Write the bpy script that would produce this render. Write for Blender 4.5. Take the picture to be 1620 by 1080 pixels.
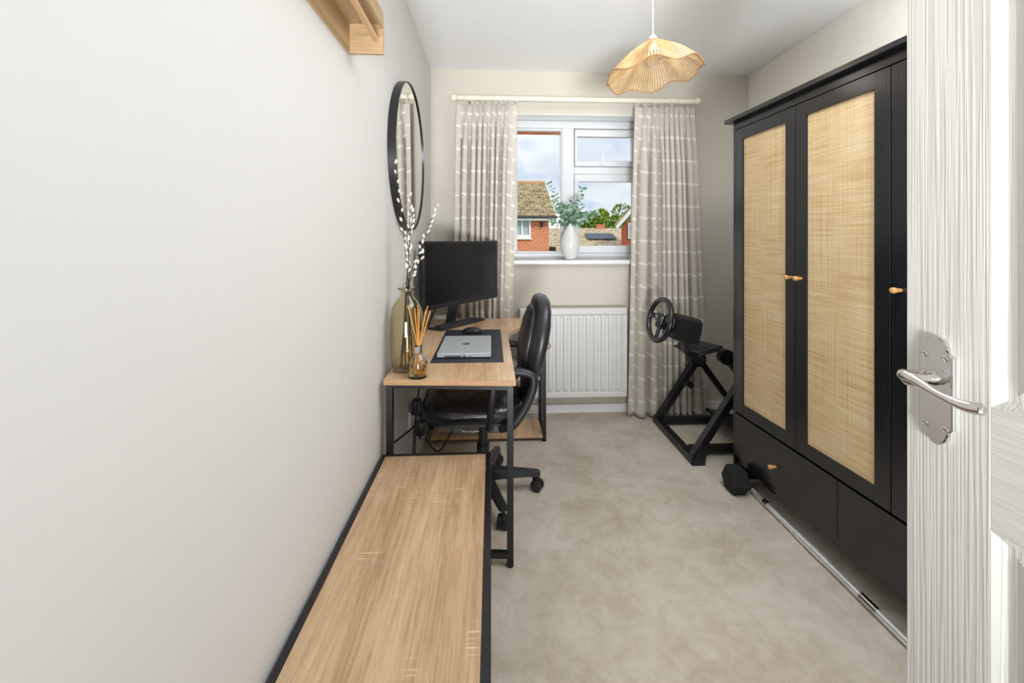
import bpy, bmesh, math, random
from mathutils import Vector, Matrix, noise as mnoise
R = math.radians
random.seed(7)
for o in list(bpy.data.objects): bpy.data.objects.remove(o, do_unlink=True)
SC = bpy.context.scene
COL = SC.collection

# ------------------------------------------------------------------ camera
cam = bpy.data.cameras.new('camera')
cam.sensor_width = 36; cam.lens = 660/1620*36
cam.shift_y = -(540-378.5)/1620
cam.clip_start = .02; cam.clip_end = 300
co = bpy.data.objects.new('camera', cam); COL.objects.link(co)
co.location = (0, 0, 1.22); co.rotation_euler = (R(90), 0, -math.atan(32.5/660))
SC.camera = co

# ------------------------------------------------------------------ exposure
SC.view_settings.view_transform = 'Standard'; SC.view_settings.look = 'None'
SC.view_settings.gamma = 1; SC.view_settings.use_curve_mapping = False
SC.view_settings.exposure = 0.36

# ------------------------------------------------------------------ node helpers
def nmat(name):
    m = bpy.data.materials.new(name); m.use_nodes = True
    nt = m.node_tree; return m, nt, nt.nodes['Principled BSDF']
def N(nt, t, **kw):
    n = nt.nodes.new(t)
    for k, v in kw.items():
        if k in n.inputs: n.inputs[k].default_value = v
        else: setattr(n, k, v)
    return n
def L(nt, a, b): nt.links.new(a, b)
def ramp(nt, fac, stops):
    r = nt.nodes.new('ShaderNodeValToRGB'); e = r.color_ramp.elements
    while len(e) < len(stops): e.new(.5)
    for i, (p, c) in enumerate(stops):
        e[i].position = p; e[i].color = (*c, 1) if len(c) == 3 else c
    L(nt, fac, r.inputs[0]); return r.outputs[0]
def coords(nt, scale=(1, 1, 1), kind='Object'):
    tc = nt.nodes.new('ShaderNodeTexCoord'); mp = nt.nodes.new('ShaderNodeMapping')
    mp.inputs['Scale'].default_value = scale; L(nt, tc.outputs[kind], mp.inputs[0]); return mp.outputs[0]
def nz(nt, vec, scale, detail=3, rough=.5, dist=0):
    n = N(nt, 'ShaderNodeTexNoise', Scale=scale, Detail=detail, Roughness=rough, Distortion=dist)
    L(nt, vec, n.inputs['Vector']); return n.outputs[0]
def mth(nt, op, a, b=None, c=None):
    n = nt.nodes.new('ShaderNodeMath'); n.operation = op
    for i, v in enumerate((a, b, c)):
        if v is None: continue
        if isinstance(v, (int, float)): n.inputs[i].default_value = v
        else: L(nt, v, n.inputs[i])
    return n.outputs[0]
def mixc(nt, fac, a, b, mode='MIX'):
    n = nt.nodes.new('ShaderNodeMix'); n.data_type = 'RGBA'; n.blend_type = mode
    for i, v in ((0, fac), (6, a), (7, b)):
        if isinstance(v, (int, float)): n.inputs[i].default_value = v
        elif isinstance(v, tuple): n.inputs[i].default_value = (*v, 1)
        else: L(nt, v, n.inputs[i])
    return n.outputs[2]
def bump(nt, p, h, s=.3, d=.002):
    b = N(nt, 'ShaderNodeBump', Strength=s, Distance=d); L(nt, h, b.inputs['Height']); L(nt, b.outputs[0], p.inputs['Normal'])
def srgb(r, g, b):
    f = lambda v: (v/255/12.92) if v/255 <= .04045 else ((v/255+.055)/1.055)**2.4
    return (f(r), f(g), f(b))

# ------------------------------------------------------------------ world
w = bpy.data.worlds.new('world'); SC.world = w; w.use_nodes = True
wt = w.node_tree; bg = wt.nodes['Background']
tc = wt.nodes.new('ShaderNodeTexCoord'); mp = wt.nodes.new('ShaderNodeMapping')
mp.inputs['Scale'].default_value = (1, 1, 2.2); mp.inputs['Location'].default_value = (.35, 0, .1)
L(wt, tc.outputs['Generated'], mp.inputs[0])
cl = nz(wt, mp.outputs[0], 4.2, 7, .55, .25)
cf = ramp(wt, cl, [(.34, (0, 0, 0)), (.50, (1, 1, 1))])
grey = nz(wt, mp.outputs[0], 2.4, 4, .5)
ccol = ramp(wt, grey, [(.38, srgb(214, 220, 232)), (.58, srgb(255, 255, 255))])
sk = mixc(wt, cf, srgb(176, 196, 228), ccol)
L(wt, sk, bg.inputs[0]); bg.inputs[1].default_value = .92

# ------------------------------------------------------------------ lights
def area(name, loc, rot, sx, sy, power, color=(1, 1, 1)):
    l = bpy.data.lights.new(name, 'AREA'); l.shape = 'RECTANGLE'; l.size = sx; l.size_y = sy
    l.energy = power; l.color = color
    o = bpy.data.objects.new(name, l); COL.objects.link(o); o.location = loc; o.rotation_euler = rot
    return o
sun = bpy.data.lights.new('sun', 'SUN'); sun.energy = 1.45; sun.angle = R(3); sun.color = (1, .95, .86)
so = bpy.data.objects.new('sun', sun); COL.objects.link(so); so.location = (4, -8, 12); so.rotation_euler = (R(52), 0, R(30))
area('fill_behind_camera', (.12, -2.6, .35), (R(113), 0, R(-7)), 1.0, .9, 33, (.93, .965, 1)).data.spread = R(62)  # added fill lamp, unseen behind the camera, aimed at far wall and ceiling
area('overhead_fill', (.85, .55, 2.385), (0, 0, 0), 1.3, 1.0, 5.2, (.94, .965, 1))  # added fill above the frame, not a fitting of the room
area('overhead_fill', (1.08, 1.15, 2.39), (0, 0, 0), .9, 1.1, 18, (.94, .965, 1))  # second added fill, unseen overhead, brightens walls and carpet
pl = bpy.data.lights.new('pendant_bulb_light', 'POINT'); pl.energy = .5; pl.shadow_soft_size = .05; pl.color = (1, .97, .93)
plo = bpy.data.objects.new('pendant_bulb_light', pl); COL.objects.link(plo); plo.location = (.728, 1.85, 1.975)


# ------------------------------------------------------------------ geometry helpers
class B:
    def __init__(s): s.bm = bmesh.new(); s.uv = None
    def box(s, a, b, bev=0, M=None, seg=1):
        x0, y0, z0 = a; x1, y1, z1 = b
        v = [s.bm.verts.new(p) for p in ((x0,y0,z0),(x1,y0,z0),(x1,y1,z0),(x0,y1,z0),(x0,y0,z1),(x1,y0,z1),(x1,y1,z1),(x0,y1,z1))]
        fs = [s.bm.faces.new([v[i] for i in q]) for q in ((0,3,2,1),(4,5,6,7),(0,1,5,4),(1,2,6,5),(2,3,7,6),(3,0,4,7))]
        if bev > 0:
            ed = list({e for f in fs for e in f.edges})
            r = bmesh.ops.bevel(s.bm, geom=ed, offset=bev, segments=seg, affect='EDGES', profile=.5)
            v = list({q for f in r['faces'] for q in f.verts} | {q for q in v if q.is_valid})
        if M: bmesh.ops.transform(s.bm, matrix=M, verts=v)
        return s
    def bar(s, p0, p1, wd, ht, up=(0, 0, 1), bev=.0):
        p0 = Vector(p0); p1 = Vector(p1); d = (p1-p0); ln = d.length; d.normalize()
        u = Vector(up); sx = d.cross(u)
        if sx.length < 1e-4: sx = d.cross(Vector((1, 0, 0)))
        sx.normalize(); uu = sx.cross(d)
        M = Matrix((( *sx, 0), (*d, 0), (*uu, 0), (0, 0, 0, 1))).transposed(); M.translation = p0
        return s.box((-wd/2, 0, -ht/2), (wd/2, ln, ht/2), bev, M)
    def loop(s, pts): return [s.bm.verts.new(p) for p in pts]
    def skin(s, loops, close=True, cap0=True, cap1=True):
        for a, b in zip(loops, loops[1:]):
            n = len(a)
            for i in range(n if close else n-1):
                j = (i+1) % n; s.bm.faces.new((a[i], a[j], b[j], b[i]))
        if cap0: s.bm.faces.new(loops[0][::-1])
        if cap1: s.bm.faces.new(loops[-1])
        return s
    def cyl(s, p0, p1, r0, r1=None, n=16):
        return s.tube([p0, p1], [r0, r0 if r1 is None else r1], n)
    def tube(s, path, r, n=10, closed=False):
        P = [Vector(p) for p in path]; rr = r if isinstance(r, (list, tuple)) else [r]*len(P)
        loops = []; ref = None; m = len(P)
        for i, p in enumerate(P):
            if closed: d = P[(i+1) % m]-P[i-1]
            else: d = P[min(i+1, m-1)]-P[max(i-1, 0)]
            d.normalize()
            if ref is None:
                ref = d.orthogonal().normalized()
            else:
                ref = ref-d*ref.dot(d)
                ref = ref.normalized() if ref.length > 1e-5 else d.orthogonal().normalized()
            q = d.cross(ref)
            loops.append(s.loop([p+(ref*math.cos(a)+q*math.sin(a))*rr[i] for a in [2*math.pi*k/n for k in range(n)]]))
        if closed:
            s.skin(loops, cap0=False, cap1=False)
            a, b = loops[-1], loops[0]
            best = min(range(n), key=lambda k: (a[0].co-b[k].co).length)
            for i in range(n):
                j = (i+1) % n; s.bm.faces.new((a[i], a[j], b[(j+best) % n], b[(i+best) % n]))
        else: s.skin(loops)
        return s
    def lathe(s, prof, c=(0, 0, 0), n=32, cap0=True, cap1=True, M=None):
        loops = [s.loop([(c[0]+r*math.cos(2*math.pi*k/n), c[1]+r*math.sin(2*math.pi*k/n), c[2]+z) for k in range(n)]) for r, z in prof]
        s.skin(loops, True, cap0, cap1)
        if M: bmesh.ops.transform(s.bm, matrix=M, verts=[v for l in loops for v in l])
        return s
    def prism(s, poly, z0, z1, M=None, bev=0):
        lo = s.loop([(x, y, z0) for x, y in poly]); hi = s.loop([(x, y, z1) for x, y in poly])
        s.skin([lo, hi])
        vs = lo+hi
        if bev:
            ed = [e for e in s.bm.edges if all(v in set(hi) for v in e.verts)]
            r = bmesh.ops.bevel(s.bm, geom=ed, offset=bev, segments=2, affect='EDGES')
            vs = list({q for f in r['faces'] for q in f.verts} | {q for q in vs if q.is_valid})
        if M: bmesh.ops.transform(s.bm, matrix=M, verts=vs)
        return s
    def superslab(s, secs, n=36, p=3.2):
        # secs: (cx, cy, z, hx, hy)
        ls = []
        for cx, cy, z, hx, hy in secs:
            q = []
            for k in range(n):
                a = 2*math.pi*k/n; ca, sa = math.cos(a), math.sin(a)
                q.append((cx+hx*math.copysign(abs(ca)**(2/p), ca), cy+hy*math.copysign(abs(sa)**(2/p), sa), z))
            ls.append(s.loop(q))
        return s.skin(ls)
    def mesh(s, name, smooth=None):
        bmesh.ops.recalc_face_normals(s.bm, faces=s.bm.faces[:])
        me = bpy.data.meshes.new(name); s.bm.to_mesh(me); s.bm.free()
        if smooth is not None:
            for f in me.polygons: f.use_smooth = True
            try: me.set_sharp_from_angle(angle=R(smooth))
            except Exception: pass
        return me

def link(name, me, mat, parent=None):
    o = bpy.data.objects.new(name, me); COL.objects.link(o)
    if me and mat and not me.materials: me.materials.append(mat)
    if parent: o.parent = parent
    return o
def tag(o, label, cat, group=None, kind=None):
    if label: o['label'] = label
    if cat: o['category'] = cat
    if group: o['group'] = group
    if kind: o['kind'] = kind
    return o
def empty(name, loc, rz, label, cat, group=None):
    o = bpy.data.objects.new(name, None); COL.objects.link(o); o.empty_display_size = .05
    o.location = loc; o.rotation_euler = (0, 0, rz); return tag(o, label, cat, group)
def part(root, name, b, mat, smooth=None, world=False, label=None, kind=None):
    me = b.mesh(name, smooth)
    if world:
        Mx = Matrix.Translation(root.location) @ root.rotation_euler.to_matrix().to_4x4()
        me.transform(Mx.inverted())
    o = link(name, me, mat, root)
    if label: o['label'] = label
    if kind: o['kind'] = kind
    return o
def struct(name, b, mat, smooth=None, label=None, cat=None):
    o = link(name, b.mesh(name, smooth), mat); o['kind'] = 'structure'
    if label: o['label'] = label
    if cat: o['category'] = cat
    return o
def bez(pts, n=8):
    # catmull-rom
    P = [Vector(p) for p in pts]; P = [P[0]*2-P[1]]+P+[P[-1]*2-P[-2]]; out = []
    for i in range(1, len(P)-2):
        for k in range(n):
            t = k/n; a, b, c, d = P[i-1:i+3]
            out.append(.5*((2*b)+(c-a)*t+(2*a-5*b+4*c-d)*t*t+(3*b-a-3*c+d)*t**3))
    out.append(P[-2]); return out

# ------------------------------------------------------------------ materials
def plain(name, c, rough=.5, metal=0, spec=.5, bmp=None, coat=0, var=.93):
    m, nt, p = nmat(name)
    p.inputs['Roughness'].default_value = rough; p.inputs['Metallic'].default_value = metal
    p.inputs['Specular IOR Level'].default_value = spec; p.inputs['Coat Weight'].default_value = coat
    v = coords(nt); n = nz(nt, v, 9, 3)
    c2 = tuple(x*var for x in c)
    L(nt, ramp(nt, n, [(.35, c2), (.65, c)]), p.inputs['Base Color'])
    if bmp: bump(nt, p, nz(nt, v, bmp[0], 3), bmp[1], bmp[2])
    return m
M_wallr = plain('wall_paint_brightened', srgb(242, 237, 226), .78, bmp=(90, .06, .001), var=.99)  # the room's wall paint, lightened so the dim right wall looks lit
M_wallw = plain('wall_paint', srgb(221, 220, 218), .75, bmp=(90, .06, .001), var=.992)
M_wallb = plain('wall_paint_warm_shaded', srgb(205, 199, 186), .8, bmp=(90, .06, .001), var=.985)  # same wall paint, with the back wall's shade put into the colour
M_ceil = plain('ceiling_paint', srgb(242, 242, 241), .9, var=.99)
M_white = plain('white_gloss', srgb(242, 242, 241), .3, var=.99)
M_upvc = plain('white_upvc', srgb(214, 216, 218), .28, var=.995)
M_rad = plain('radiator_enamel', srgb(218, 217, 214), .35, var=.99)
M_black = plain('black_metal', srgb(24, 24, 28), .34)
M_bplas = plain('black_plastic', srgb(30, 30, 33), .45, bmp=(300, .1, .001))
M_gplas = plain('grey_plastic', srgb(56, 59, 66), .5)
M_screen = plain('screen', srgb(20, 20, 24), .22)
M_rubber = plain('rubber', srgb(26, 27, 29), .8, bmp=(220, .3, .001))
M_chrome = plain('chrome', (.70, .69, .68), .08, 1)
M_steel = plain('steel_bar', (.86, .87, .89), .25, .7, var=.98)
M_alu = plain('laptop_silver', srgb(206, 211, 214), .3, .25, var=.99)
M_silver = plain('case_silver', srgb(170, 168, 165), .4, .5)
M_brass = plain('brass', srgb(205, 170, 85), .25, .9)
M_mat = plain('desk_mat', srgb(44, 48, 60), .5, bmp=(400, .2, .0006))
M_cream = plain('cream_pole', srgb(232, 226, 208), .4)
M_knob = plain('knob_wood', srgb(214, 160, 100), .45)
M_cord = plain('cord_white', srgb(225, 220, 212), .6)
M_ceram = plain('white_ceramic', srgb(222, 221, 218), .3)
M_twig = plain('twig', srgb(62, 42, 34), .7)
M_catkin = plain('catkin', srgb(222, 217, 208), .95, bmp=(500, .5, .001))
M_reed = plain('reed', srgb(226, 158, 72), .6)
M_red = plain('red_badge', srgb(150, 30, 35), .4)
M_wmark = plain('white_marks', srgb(210, 210, 210), .5)  # plain white for the wheel buttons and marker
M_logo = plain('logo_dark', srgb(55, 58, 62), .35, .3)

def leather():
    m, nt, p = nmat('black_leather')
    p.inputs['Base Color'].default_value = (*srgb(26, 27, 34), 1)
    p.inputs['Specular IOR Level'].default_value = .7
    v = coords(nt)
    L(nt, ramp(nt, nz(nt, v, 12, 3), [(.3, (.20,)*3), (.7, (.32,)*3)]), p.inputs['Roughness'])
    h = mth(nt, 'ADD', nz(nt, v, 14, 3, .5, .8), mth(nt, 'MULTIPLY', nz(nt, v, 260, 2), .08))
    bump(nt, p, h, .35, .012); return m
M_leather = leather()
M_backl = plain('back_leather', srgb(36, 35, 41), .36, spec=.6, bmp=(22, .15, .004))

def wood(name, cols, axis='Y', sc=1.0, rough=.42, marks=.25, gb=.15):
    m, nt, p = nmat(name)
    k = {'X': (1, 9, 9), 'Y': (9, 1, 9), 'Z': (9, 9, 1)}[axis]
    v = coords(nt, tuple(q*sc for q in k))
    band = nz(nt, v, .95, 4, .55, .35); fine = nz(nt, v, 7, 5, .65, .15)
    k2 = {'X': (2, 160, 160), 'Y': (160, 2, 160), 'Z': (160, 160, 2)}[axis]
    pore = nz(nt, coords(nt, k2), 1.6, 3, .6)
    f = mth(nt, 'ADD', mth(nt, 'MULTIPLY', band, .62), mth(nt, 'MULTIPLY', fine, .38))
    base = ramp(nt, f, [(.33, cols[0]), (.50, cols[1]), (.66, cols[2])])
    pm = ramp(nt, pore, [(.36, (.76, .73, .70)), (.52, (1, 1, 1))])
    c = mixc(nt, .75, base, pm, 'MULTIPLY')
    if marks:
        k3 = {'X': (170, 6, 6), 'Y': (6, 170, 6), 'Z': (6, 6, 170)}[axis]
        tick = nz(nt, coords(nt, k3), 1.2, 2); reg = nz(nt, coords(nt, {'X': (5, 11, 11), 'Y': (11, 5, 11), 'Z': (11, 11, 5)}[axis]), 1.0, 2)
        mk = mth(nt, 'MULTIPLY', ramp(nt, tick, [(.56, (0,)*3), (.64, (1,)*3)]), ramp(nt, reg, [(.56, (0,)*3), (.66, (1,)*3)]))
        c = mixc(nt, mth(nt, 'MULTIPLY', mk, marks*1.6), c, tuple(min(1, q*1.35) for q in cols[2]))
    L(nt, c, p.inputs['Base Color']); p.inputs['Roughness'].default_value = rough
    bump(nt, p, pore, gb, .0008); return m
M_bench = wood('bench_oak', (srgb(150, 120, 90), srgb(192, 160, 125), srgb(216, 189, 154)), 'Y', 1.0, .42, .45)
M_desk = wood('desk_oak', (srgb(168, 131, 96), srgb(216, 180, 140), srgb(234, 206, 172)), 'Y', 1.1, .3, .2)
M_deskx = wood('desk_edge', (srgb(160, 118, 78), srgb(182, 140, 98), srgb(196, 156, 114)), 'X', 1.2, .4, 0)
M_shelf = wood('shelf_oak', (srgb(150, 122, 88), srgb(178, 149, 112), srgb(198, 171, 134)), 'Y', 1.2, .5, .3)
M_shelfx = wood('shelf_oak_end', (srgb(150, 122, 88), srgb(178, 149, 112), srgb(198, 171, 134)), 'X', 1.2, .5, .5)
M_dowel = wood('dowel', (srgb(190, 150, 110), srgb(205, 168, 126), srgb(216, 182, 142)), 'Y', 1.2, .5, 0)
def blackwood(name, axis):
    m, nt, p = nmat(name)
    k = {'Z': (140, 140, 3), 'X': (3, 140, 140)}[axis]
    g = nz(nt, coords(nt, k), 1.4, 3, .6)
    L(nt, ramp(nt, g, [(.35, srgb(14, 14, 18)), (.65, srgb(26, 27, 33))]), p.inputs['Base Color'])
    p.inputs['Roughness'].default_value = .24; p.inputs['Specular IOR Level'].default_value = .7
    bump(nt, p, g, .3, .0008); return m
M_bwz = blackwood('black_ash', 'Z'); M_bwx = blackwood('black_ash_cross', 'X')

def rattan():
    m, nt, p = nmat('rattan_weave')
    tc = nt.nodes.new('ShaderNodeTexCoord'); sp = nt.nodes.new('ShaderNodeSeparateXYZ'); L(nt, tc.outputs['Object'], sp.inputs[0])
    X, Z = sp.outputs[0], sp.outputs[2]
    fx = mth(nt, 'ABSOLUTE', mth(nt, 'SINE', mth(nt, 'MULTIPLY', X, math.pi/.0062)))
    fz = mth(nt, 'ABSOLUTE', mth(nt, 'SINE', mth(nt, 'MULTIPLY', Z, math.pi/.0068)))
    w = mth(nt, 'MULTIPLY', mth(nt, 'POWER', fx, .45), mth(nt, 'POWER', fz, .45))
    hz = nz(nt, coords(nt, (5, 5, 150)), 1, 4, .6); vt = nz(nt, coords(nt, (150, 5, 2)), 1, 3, .6); big = nz(nt, coords(nt), 6, 2)
    tone = mth(nt, 'ADD', mth(nt, 'ADD', mth(nt, 'MULTIPLY', hz, .5), mth(nt, 'MULTIPLY', vt, .3)), mth(nt, 'MULTIPLY', big, .2))
    base = ramp(nt, tone, [(.36, srgb(204, 170, 118)), (.50, srgb(230, 204, 158)), (.62, srgb(243, 225, 190))])
    c = mixc(nt, ramp(nt, w, [(.20, (0,)*3), (.55, (1,)*3)]), srgb(150, 108, 62), base)
    L(nt, c, p.inputs['Base Color']); p.inputs['Roughness'].default_value = .6
    bump(nt, p, w, .5, .0015); return m
M_rattan = rattan()

def carpet():
    m, nt, p = nmat('carpet')
    v = coords(nt)
    big = nz(nt, v, 3.4, 4, .6, .5); mid = nz(nt, v, 16, 4, .65, .8); fine = nz(nt, v, 420, 2, .6)
    f = mth(nt, 'ADD', mth(nt, 'MULTIPLY', big, .6), mth(nt, 'MULTIPLY', mid, .4))
    base = ramp(nt, f, [(.36, srgb(196, 183, 164)), (.50, srgb(216, 205, 189)), (.60, srgb(226, 217, 203))])
    sp = ramp(nt, fine, [(.3, (.78, .77, .75)), (.65, (1.0, 1.0, 1.0))])
    L(nt, mixc(nt, .8, base, sp, 'MULTIPLY'), p.inputs['Base Color'])
    p.inputs['Roughness'].default_value = 1; p.inputs['Specular IOR Level'].default_value = .1
    p.inputs['Sheen Weight'].default_value = .25
    bump(nt, p, mth(nt, 'ADD', mth(nt, 'MULTIPLY', fine, .6), mth(nt, 'MULTIPLY', mid, 1.2)), .8, .007); return m
M_carpet = carpet()

def curtain_mat():
    m, nt, p = nmat('curtain_linen')
    tc = nt.nodes.new('ShaderNodeTexCoord'); sp = nt.nodes.new('ShaderNodeSeparateXYZ'); L(nt, tc.outputs['UV'], sp.inputs[0])
    U, V = sp.outputs[0], sp.outputs[1]
    v2 = mth(nt, 'DIVIDE', V, .078); row = mth(nt, 'FLOOR', v2); par = mth(nt, 'MODULO', row, 2)
    wob = mth(nt, 'MULTIPLY', mth(nt, 'SUBTRACT', nz(nt, coords(nt, (1, 1, 1), 'UV'), 60, 2), .5), .35)
    u2 = mth(nt, 'ADD', mth(nt, 'DIVIDE', U, .135), mth(nt, 'MULTIPLY', par, .5))
    fu = mth(nt, 'SUBTRACT', mth(nt, 'FRACT', u2), .5); fv = mth(nt, 'SUBTRACT', mth(nt, 'FRACT', v2), .5)
    fv = mth(nt, 'ADD', mth(nt, 'ADD', fv, wob), mth(nt, 'MULTIPLY', fu, .35))
    a = mth(nt, 'LESS_THAN', mth(nt, 'ABSOLUTE', fu), .27); b = mth(nt, 'LESS_THAN', mth(nt, 'ABSOLUTE', fv), .10)
    mk = mth(nt, 'MULTIPLY', a, b)
    weave = nz(nt, coords(nt, (1, 1, 1), 'UV'), 500, 2)
    base = ramp(nt, weave, [(.3, srgb(214, 207, 196)), (.7, srgb(230, 224, 214))])
    c = mixc(nt, mth(nt, 'MULTIPLY', mk, .85), base, srgb(252, 250, 244))
    L(nt, c, p.inputs['Base Color']); p.inputs['Roughness'].default_value = .9; p.inputs['Specular IOR Level'].default_value = .15
    tr = nt.nodes.new('ShaderNodeBsdfTranslucent'); L(nt, mixc(nt, 1.0, c, (1.0, .72, .36), 'MULTIPLY'), tr.inputs[0])
    mx = nt.nodes.new('ShaderNodeMixShader'); mx.inputs[0].default_value = .22
    L(nt, p.outputs[0], mx.inputs[1]); L(nt, tr.outputs[0], mx.inputs[2])
    L(nt, mx.outputs[0], nt.nodes['Material Output'].inputs[0]); return m
M_curt = curtain_mat()

def glasspane():
    m, nt, p = nmat('window_glass'); nt.nodes.remove(p)
    t = nt.nodes.new('ShaderNodeBsdfTransparent'); t.inputs[0].default_value = (.97, .985, .98, 1)
    g = N(nt, 'ShaderNodeBsdfGlossy', Roughness=.01); fr = N(nt, 'ShaderNodeFresnel', IOR=1.12)
    mx = nt.nodes.new('ShaderNodeMixShader'); L(nt, fr.outputs[0], mx.inputs[0]); L(nt, t.outputs[0], mx.inputs[1]); L(nt, g.outputs[0], mx.inputs[2])
    L(nt, mx.outputs[0], nt.nodes['Material Output'].inputs[0]); return m
M_pane = glasspane()
def glass(name, c, rough=.0, ior=1.45):
    m, nt, p = nmat(name); p.inputs['Base Color'].default_value = (*c, 1); p.inputs['Transmission Weight'].default_value = 1
    p.inputs['Roughness'].default_value = rough; p.inputs['IOR'].default_value = ior; return m
M_amber = glass('amber_glass', (.80, .745, .56)); M_clear = glass('clear_glass', (.97, .97, .96)); M_oil = glass('amber_oil', (.95, .72, .22), 0, 1.33)
M_bulb = glass('bulb_glass', (.97, .95, .95), 0, 1.15)
m, nt, p = nmat('mirror_silver'); p.inputs['Metallic'].default_value = 1; p.inputs['Roughness'].default_value = .01; p.inputs['Base Color'].default_value = (.86, .87, .84, 1); M_mirror = m
M_cane = wood('cane_cord', (srgb(164, 128, 82), srgb(196, 162, 112), srgb(214, 184, 138)), 'Z', 2, .6, 0)
M_canerim = plain('cane_rim', srgb(176, 128, 80), .6)

def doorpaint(name, axis):
    m, nt, p = nmat(name)
    k = {'Z': (1, 1, .009), 'X': (.03, 1, 1)}[axis]
    v = coords(nt, k); wv = nz(nt, v, 260, 1, .4, 0)
    f = ramp(nt, wv, [(.42, (0,)*3), (.56, (1,)*3)])
    L(nt, mixc(nt, f, srgb(206, 204, 196), srgb(216, 214, 208)), p.inputs['Base Color'])
    p.inputs['Roughness'].default_value = .36
    bump(nt, p, f, .28, .0014); return m
M_doorz = doorpaint('door_paint_upright', 'Z'); M_doorx = doorpaint('door_paint_rail', 'X')

def brick():
    m, nt, p = nmat('red_brick')
    tc = nt.nodes.new('ShaderNodeTexCoord'); sp = nt.nodes.new('ShaderNodeSeparateXYZ'); L(nt, tc.outputs['Object'], sp.inputs[0])
    cb = nt.nodes.new('ShaderNodeCombineXYZ'); L(nt, mth(nt, 'ADD', sp.outputs[0], sp.outputs[1]), cb.inputs[0]); L(nt, sp.outputs[2], cb.inputs[1])
    b = N(nt, 'ShaderNodeTexBrick', Scale=1.0); b.inputs['Brick Width'].default_value = .225; b.inputs['Row Height'].default_value = .1
    b.inputs['Mortar Size'].default_value = .012
    b.inputs['Color1'].default_value = (*srgb(220, 134, 92), 1); b.inputs['Color2'].default_value = (*srgb(204, 114, 76), 1); b.inputs['Mortar'].default_value = (*srgb(226, 176, 146), 1)
    L(nt, cb.outputs[0], b.inputs['Vector']); L(nt, b.outputs[0], p.inputs['Base Color']); p.inputs['Roughness'].default_value = .9; return m
M_brick = brick()
m, nt, p = nmat('roof_tile'); v = coords(nt)
L(nt, ramp(nt, nz(nt, v, 2.5, 5, .65), [(.35, srgb(120, 104, 76)), (.5, srgb(162, 142, 108)), (.65, srgb(192, 172, 138))]), p.inputs['Base Color']); p.inputs['Roughness'].default_value = .9; M_tile = m
m, nt, p = nmat('pale_tile'); v = coords(nt)
L(nt, ramp(nt, nz(nt, v, 3, 5, .65), [(.35, srgb(168, 150, 122)), (.5, srgb(198, 182, 152)), (.65, srgb(214, 200, 172))]), p.inputs['Base Color']); p.inputs['Roughness'].default_value = .9; M_ptile = m
M_slate = plain('dark_panel', srgb(82, 90, 104), .5)
M_dkglass = plain('house_glass', srgb(176, 188, 196), .15)
def leafm(name, a, b, c):
    m, nt, p = nmat(name); oi = nt.nodes.new('ShaderNodeObjectInfo')
    n = nz(nt, coords(nt), 7, 3); f = mth(nt, 'ADD', mth(nt, 'MULTIPLY', n, .7), mth(nt, 'MULTIPLY', oi.outputs['Random'], .3))
    L(nt, ramp(nt, f, [(.35, a), (.5, b), (.68, c)]), p.inputs['Base Color']); p.inputs['Roughness'].default_value = .65
    p.inputs['Subsurface Weight'].default_value = 0; return m
M_euc = leafm('eucalyptus', srgb(92, 128, 108), srgb(142, 172, 150), srgb(186, 212, 186))
M_tree = leafm('tree_leaf', srgb(72, 110, 24), srgb(128, 160, 40), srgb(196, 200, 60))
M_bark = plain('bark', srgb(90, 72, 56), .9)
M_grass = plain('lawn', srgb(96, 120, 60), .95)

# ================================================================== SETTING
YB, ZC, XL, XR = 2.92, 2.40, -.42, 1.851
YF = -4.6
struct('floor', B().box((XL-.15, YF, -.12), (XR+.15, 3.2, 0)), M_carpet)
struct('ceiling', B().box((XL-.15, YF, ZC), (XR+.15, 3.2, ZC+.15)), M_ceil)
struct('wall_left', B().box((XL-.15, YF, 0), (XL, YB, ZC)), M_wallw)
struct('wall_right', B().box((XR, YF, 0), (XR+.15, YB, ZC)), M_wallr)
struct('wall_front', B().box((XL-.15, YF-.15, 0), (XR+.15, YF, ZC)), M_wallw)
WX0, WX1, WZ0, WZ1 = .135, 1.10, 1.045, 2.10
b = B()
for a, c in (((XL-.15, YB, 0), (WX0, 3.12, ZC)), ((WX1, YB, 0), (XR+.15, 3.12, ZC)), ((WX0, YB, 0), (WX1, 3.12, WZ0)), ((WX0, YB, WZ1), (WX1, 3.12, ZC))): b.box(a, c)
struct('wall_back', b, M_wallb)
b = B()
for a, c in (((XL-.15, 3.12, -.3), (WX0-.01, 3.24, ZC+.3)), ((WX1+.01, 3.12, -.3), (XR+.15, 3.24, ZC+.3)), ((WX0-.01, 3.12, -.3), (WX1+.01, 3.24, 1.03)), ((WX0-.01, 3.12, 2.035), (WX1+.01, 3.24, ZC+.3))): b.box(a, c)
struct('wall_outside', b, M_brick)
struct('baseboard_back', B().box((XL, YB-.014, 0), (XR, YB, .062), .003), M_white)
struct('baseboard_left', B().box((XL, -.3, 0), (XL+.014, YB-.014, .062), .003), M_white)
struct('baseboard_right', B().box((XR-.014, -.3, 0), (XR, YB-.014, .062), .003), M_white)
struct('trim_1', B().box((WX0, YB-.002, WZ1-.004), (WX1, 3.06, WZ1)).box((WX0, YB, WZ0), (WX0+.004, 3.045, WZ1)).box((WX1-.004, YB, WZ0), (WX1, 3.045, WZ1)), M_white, label='white window reveal lining')
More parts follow.
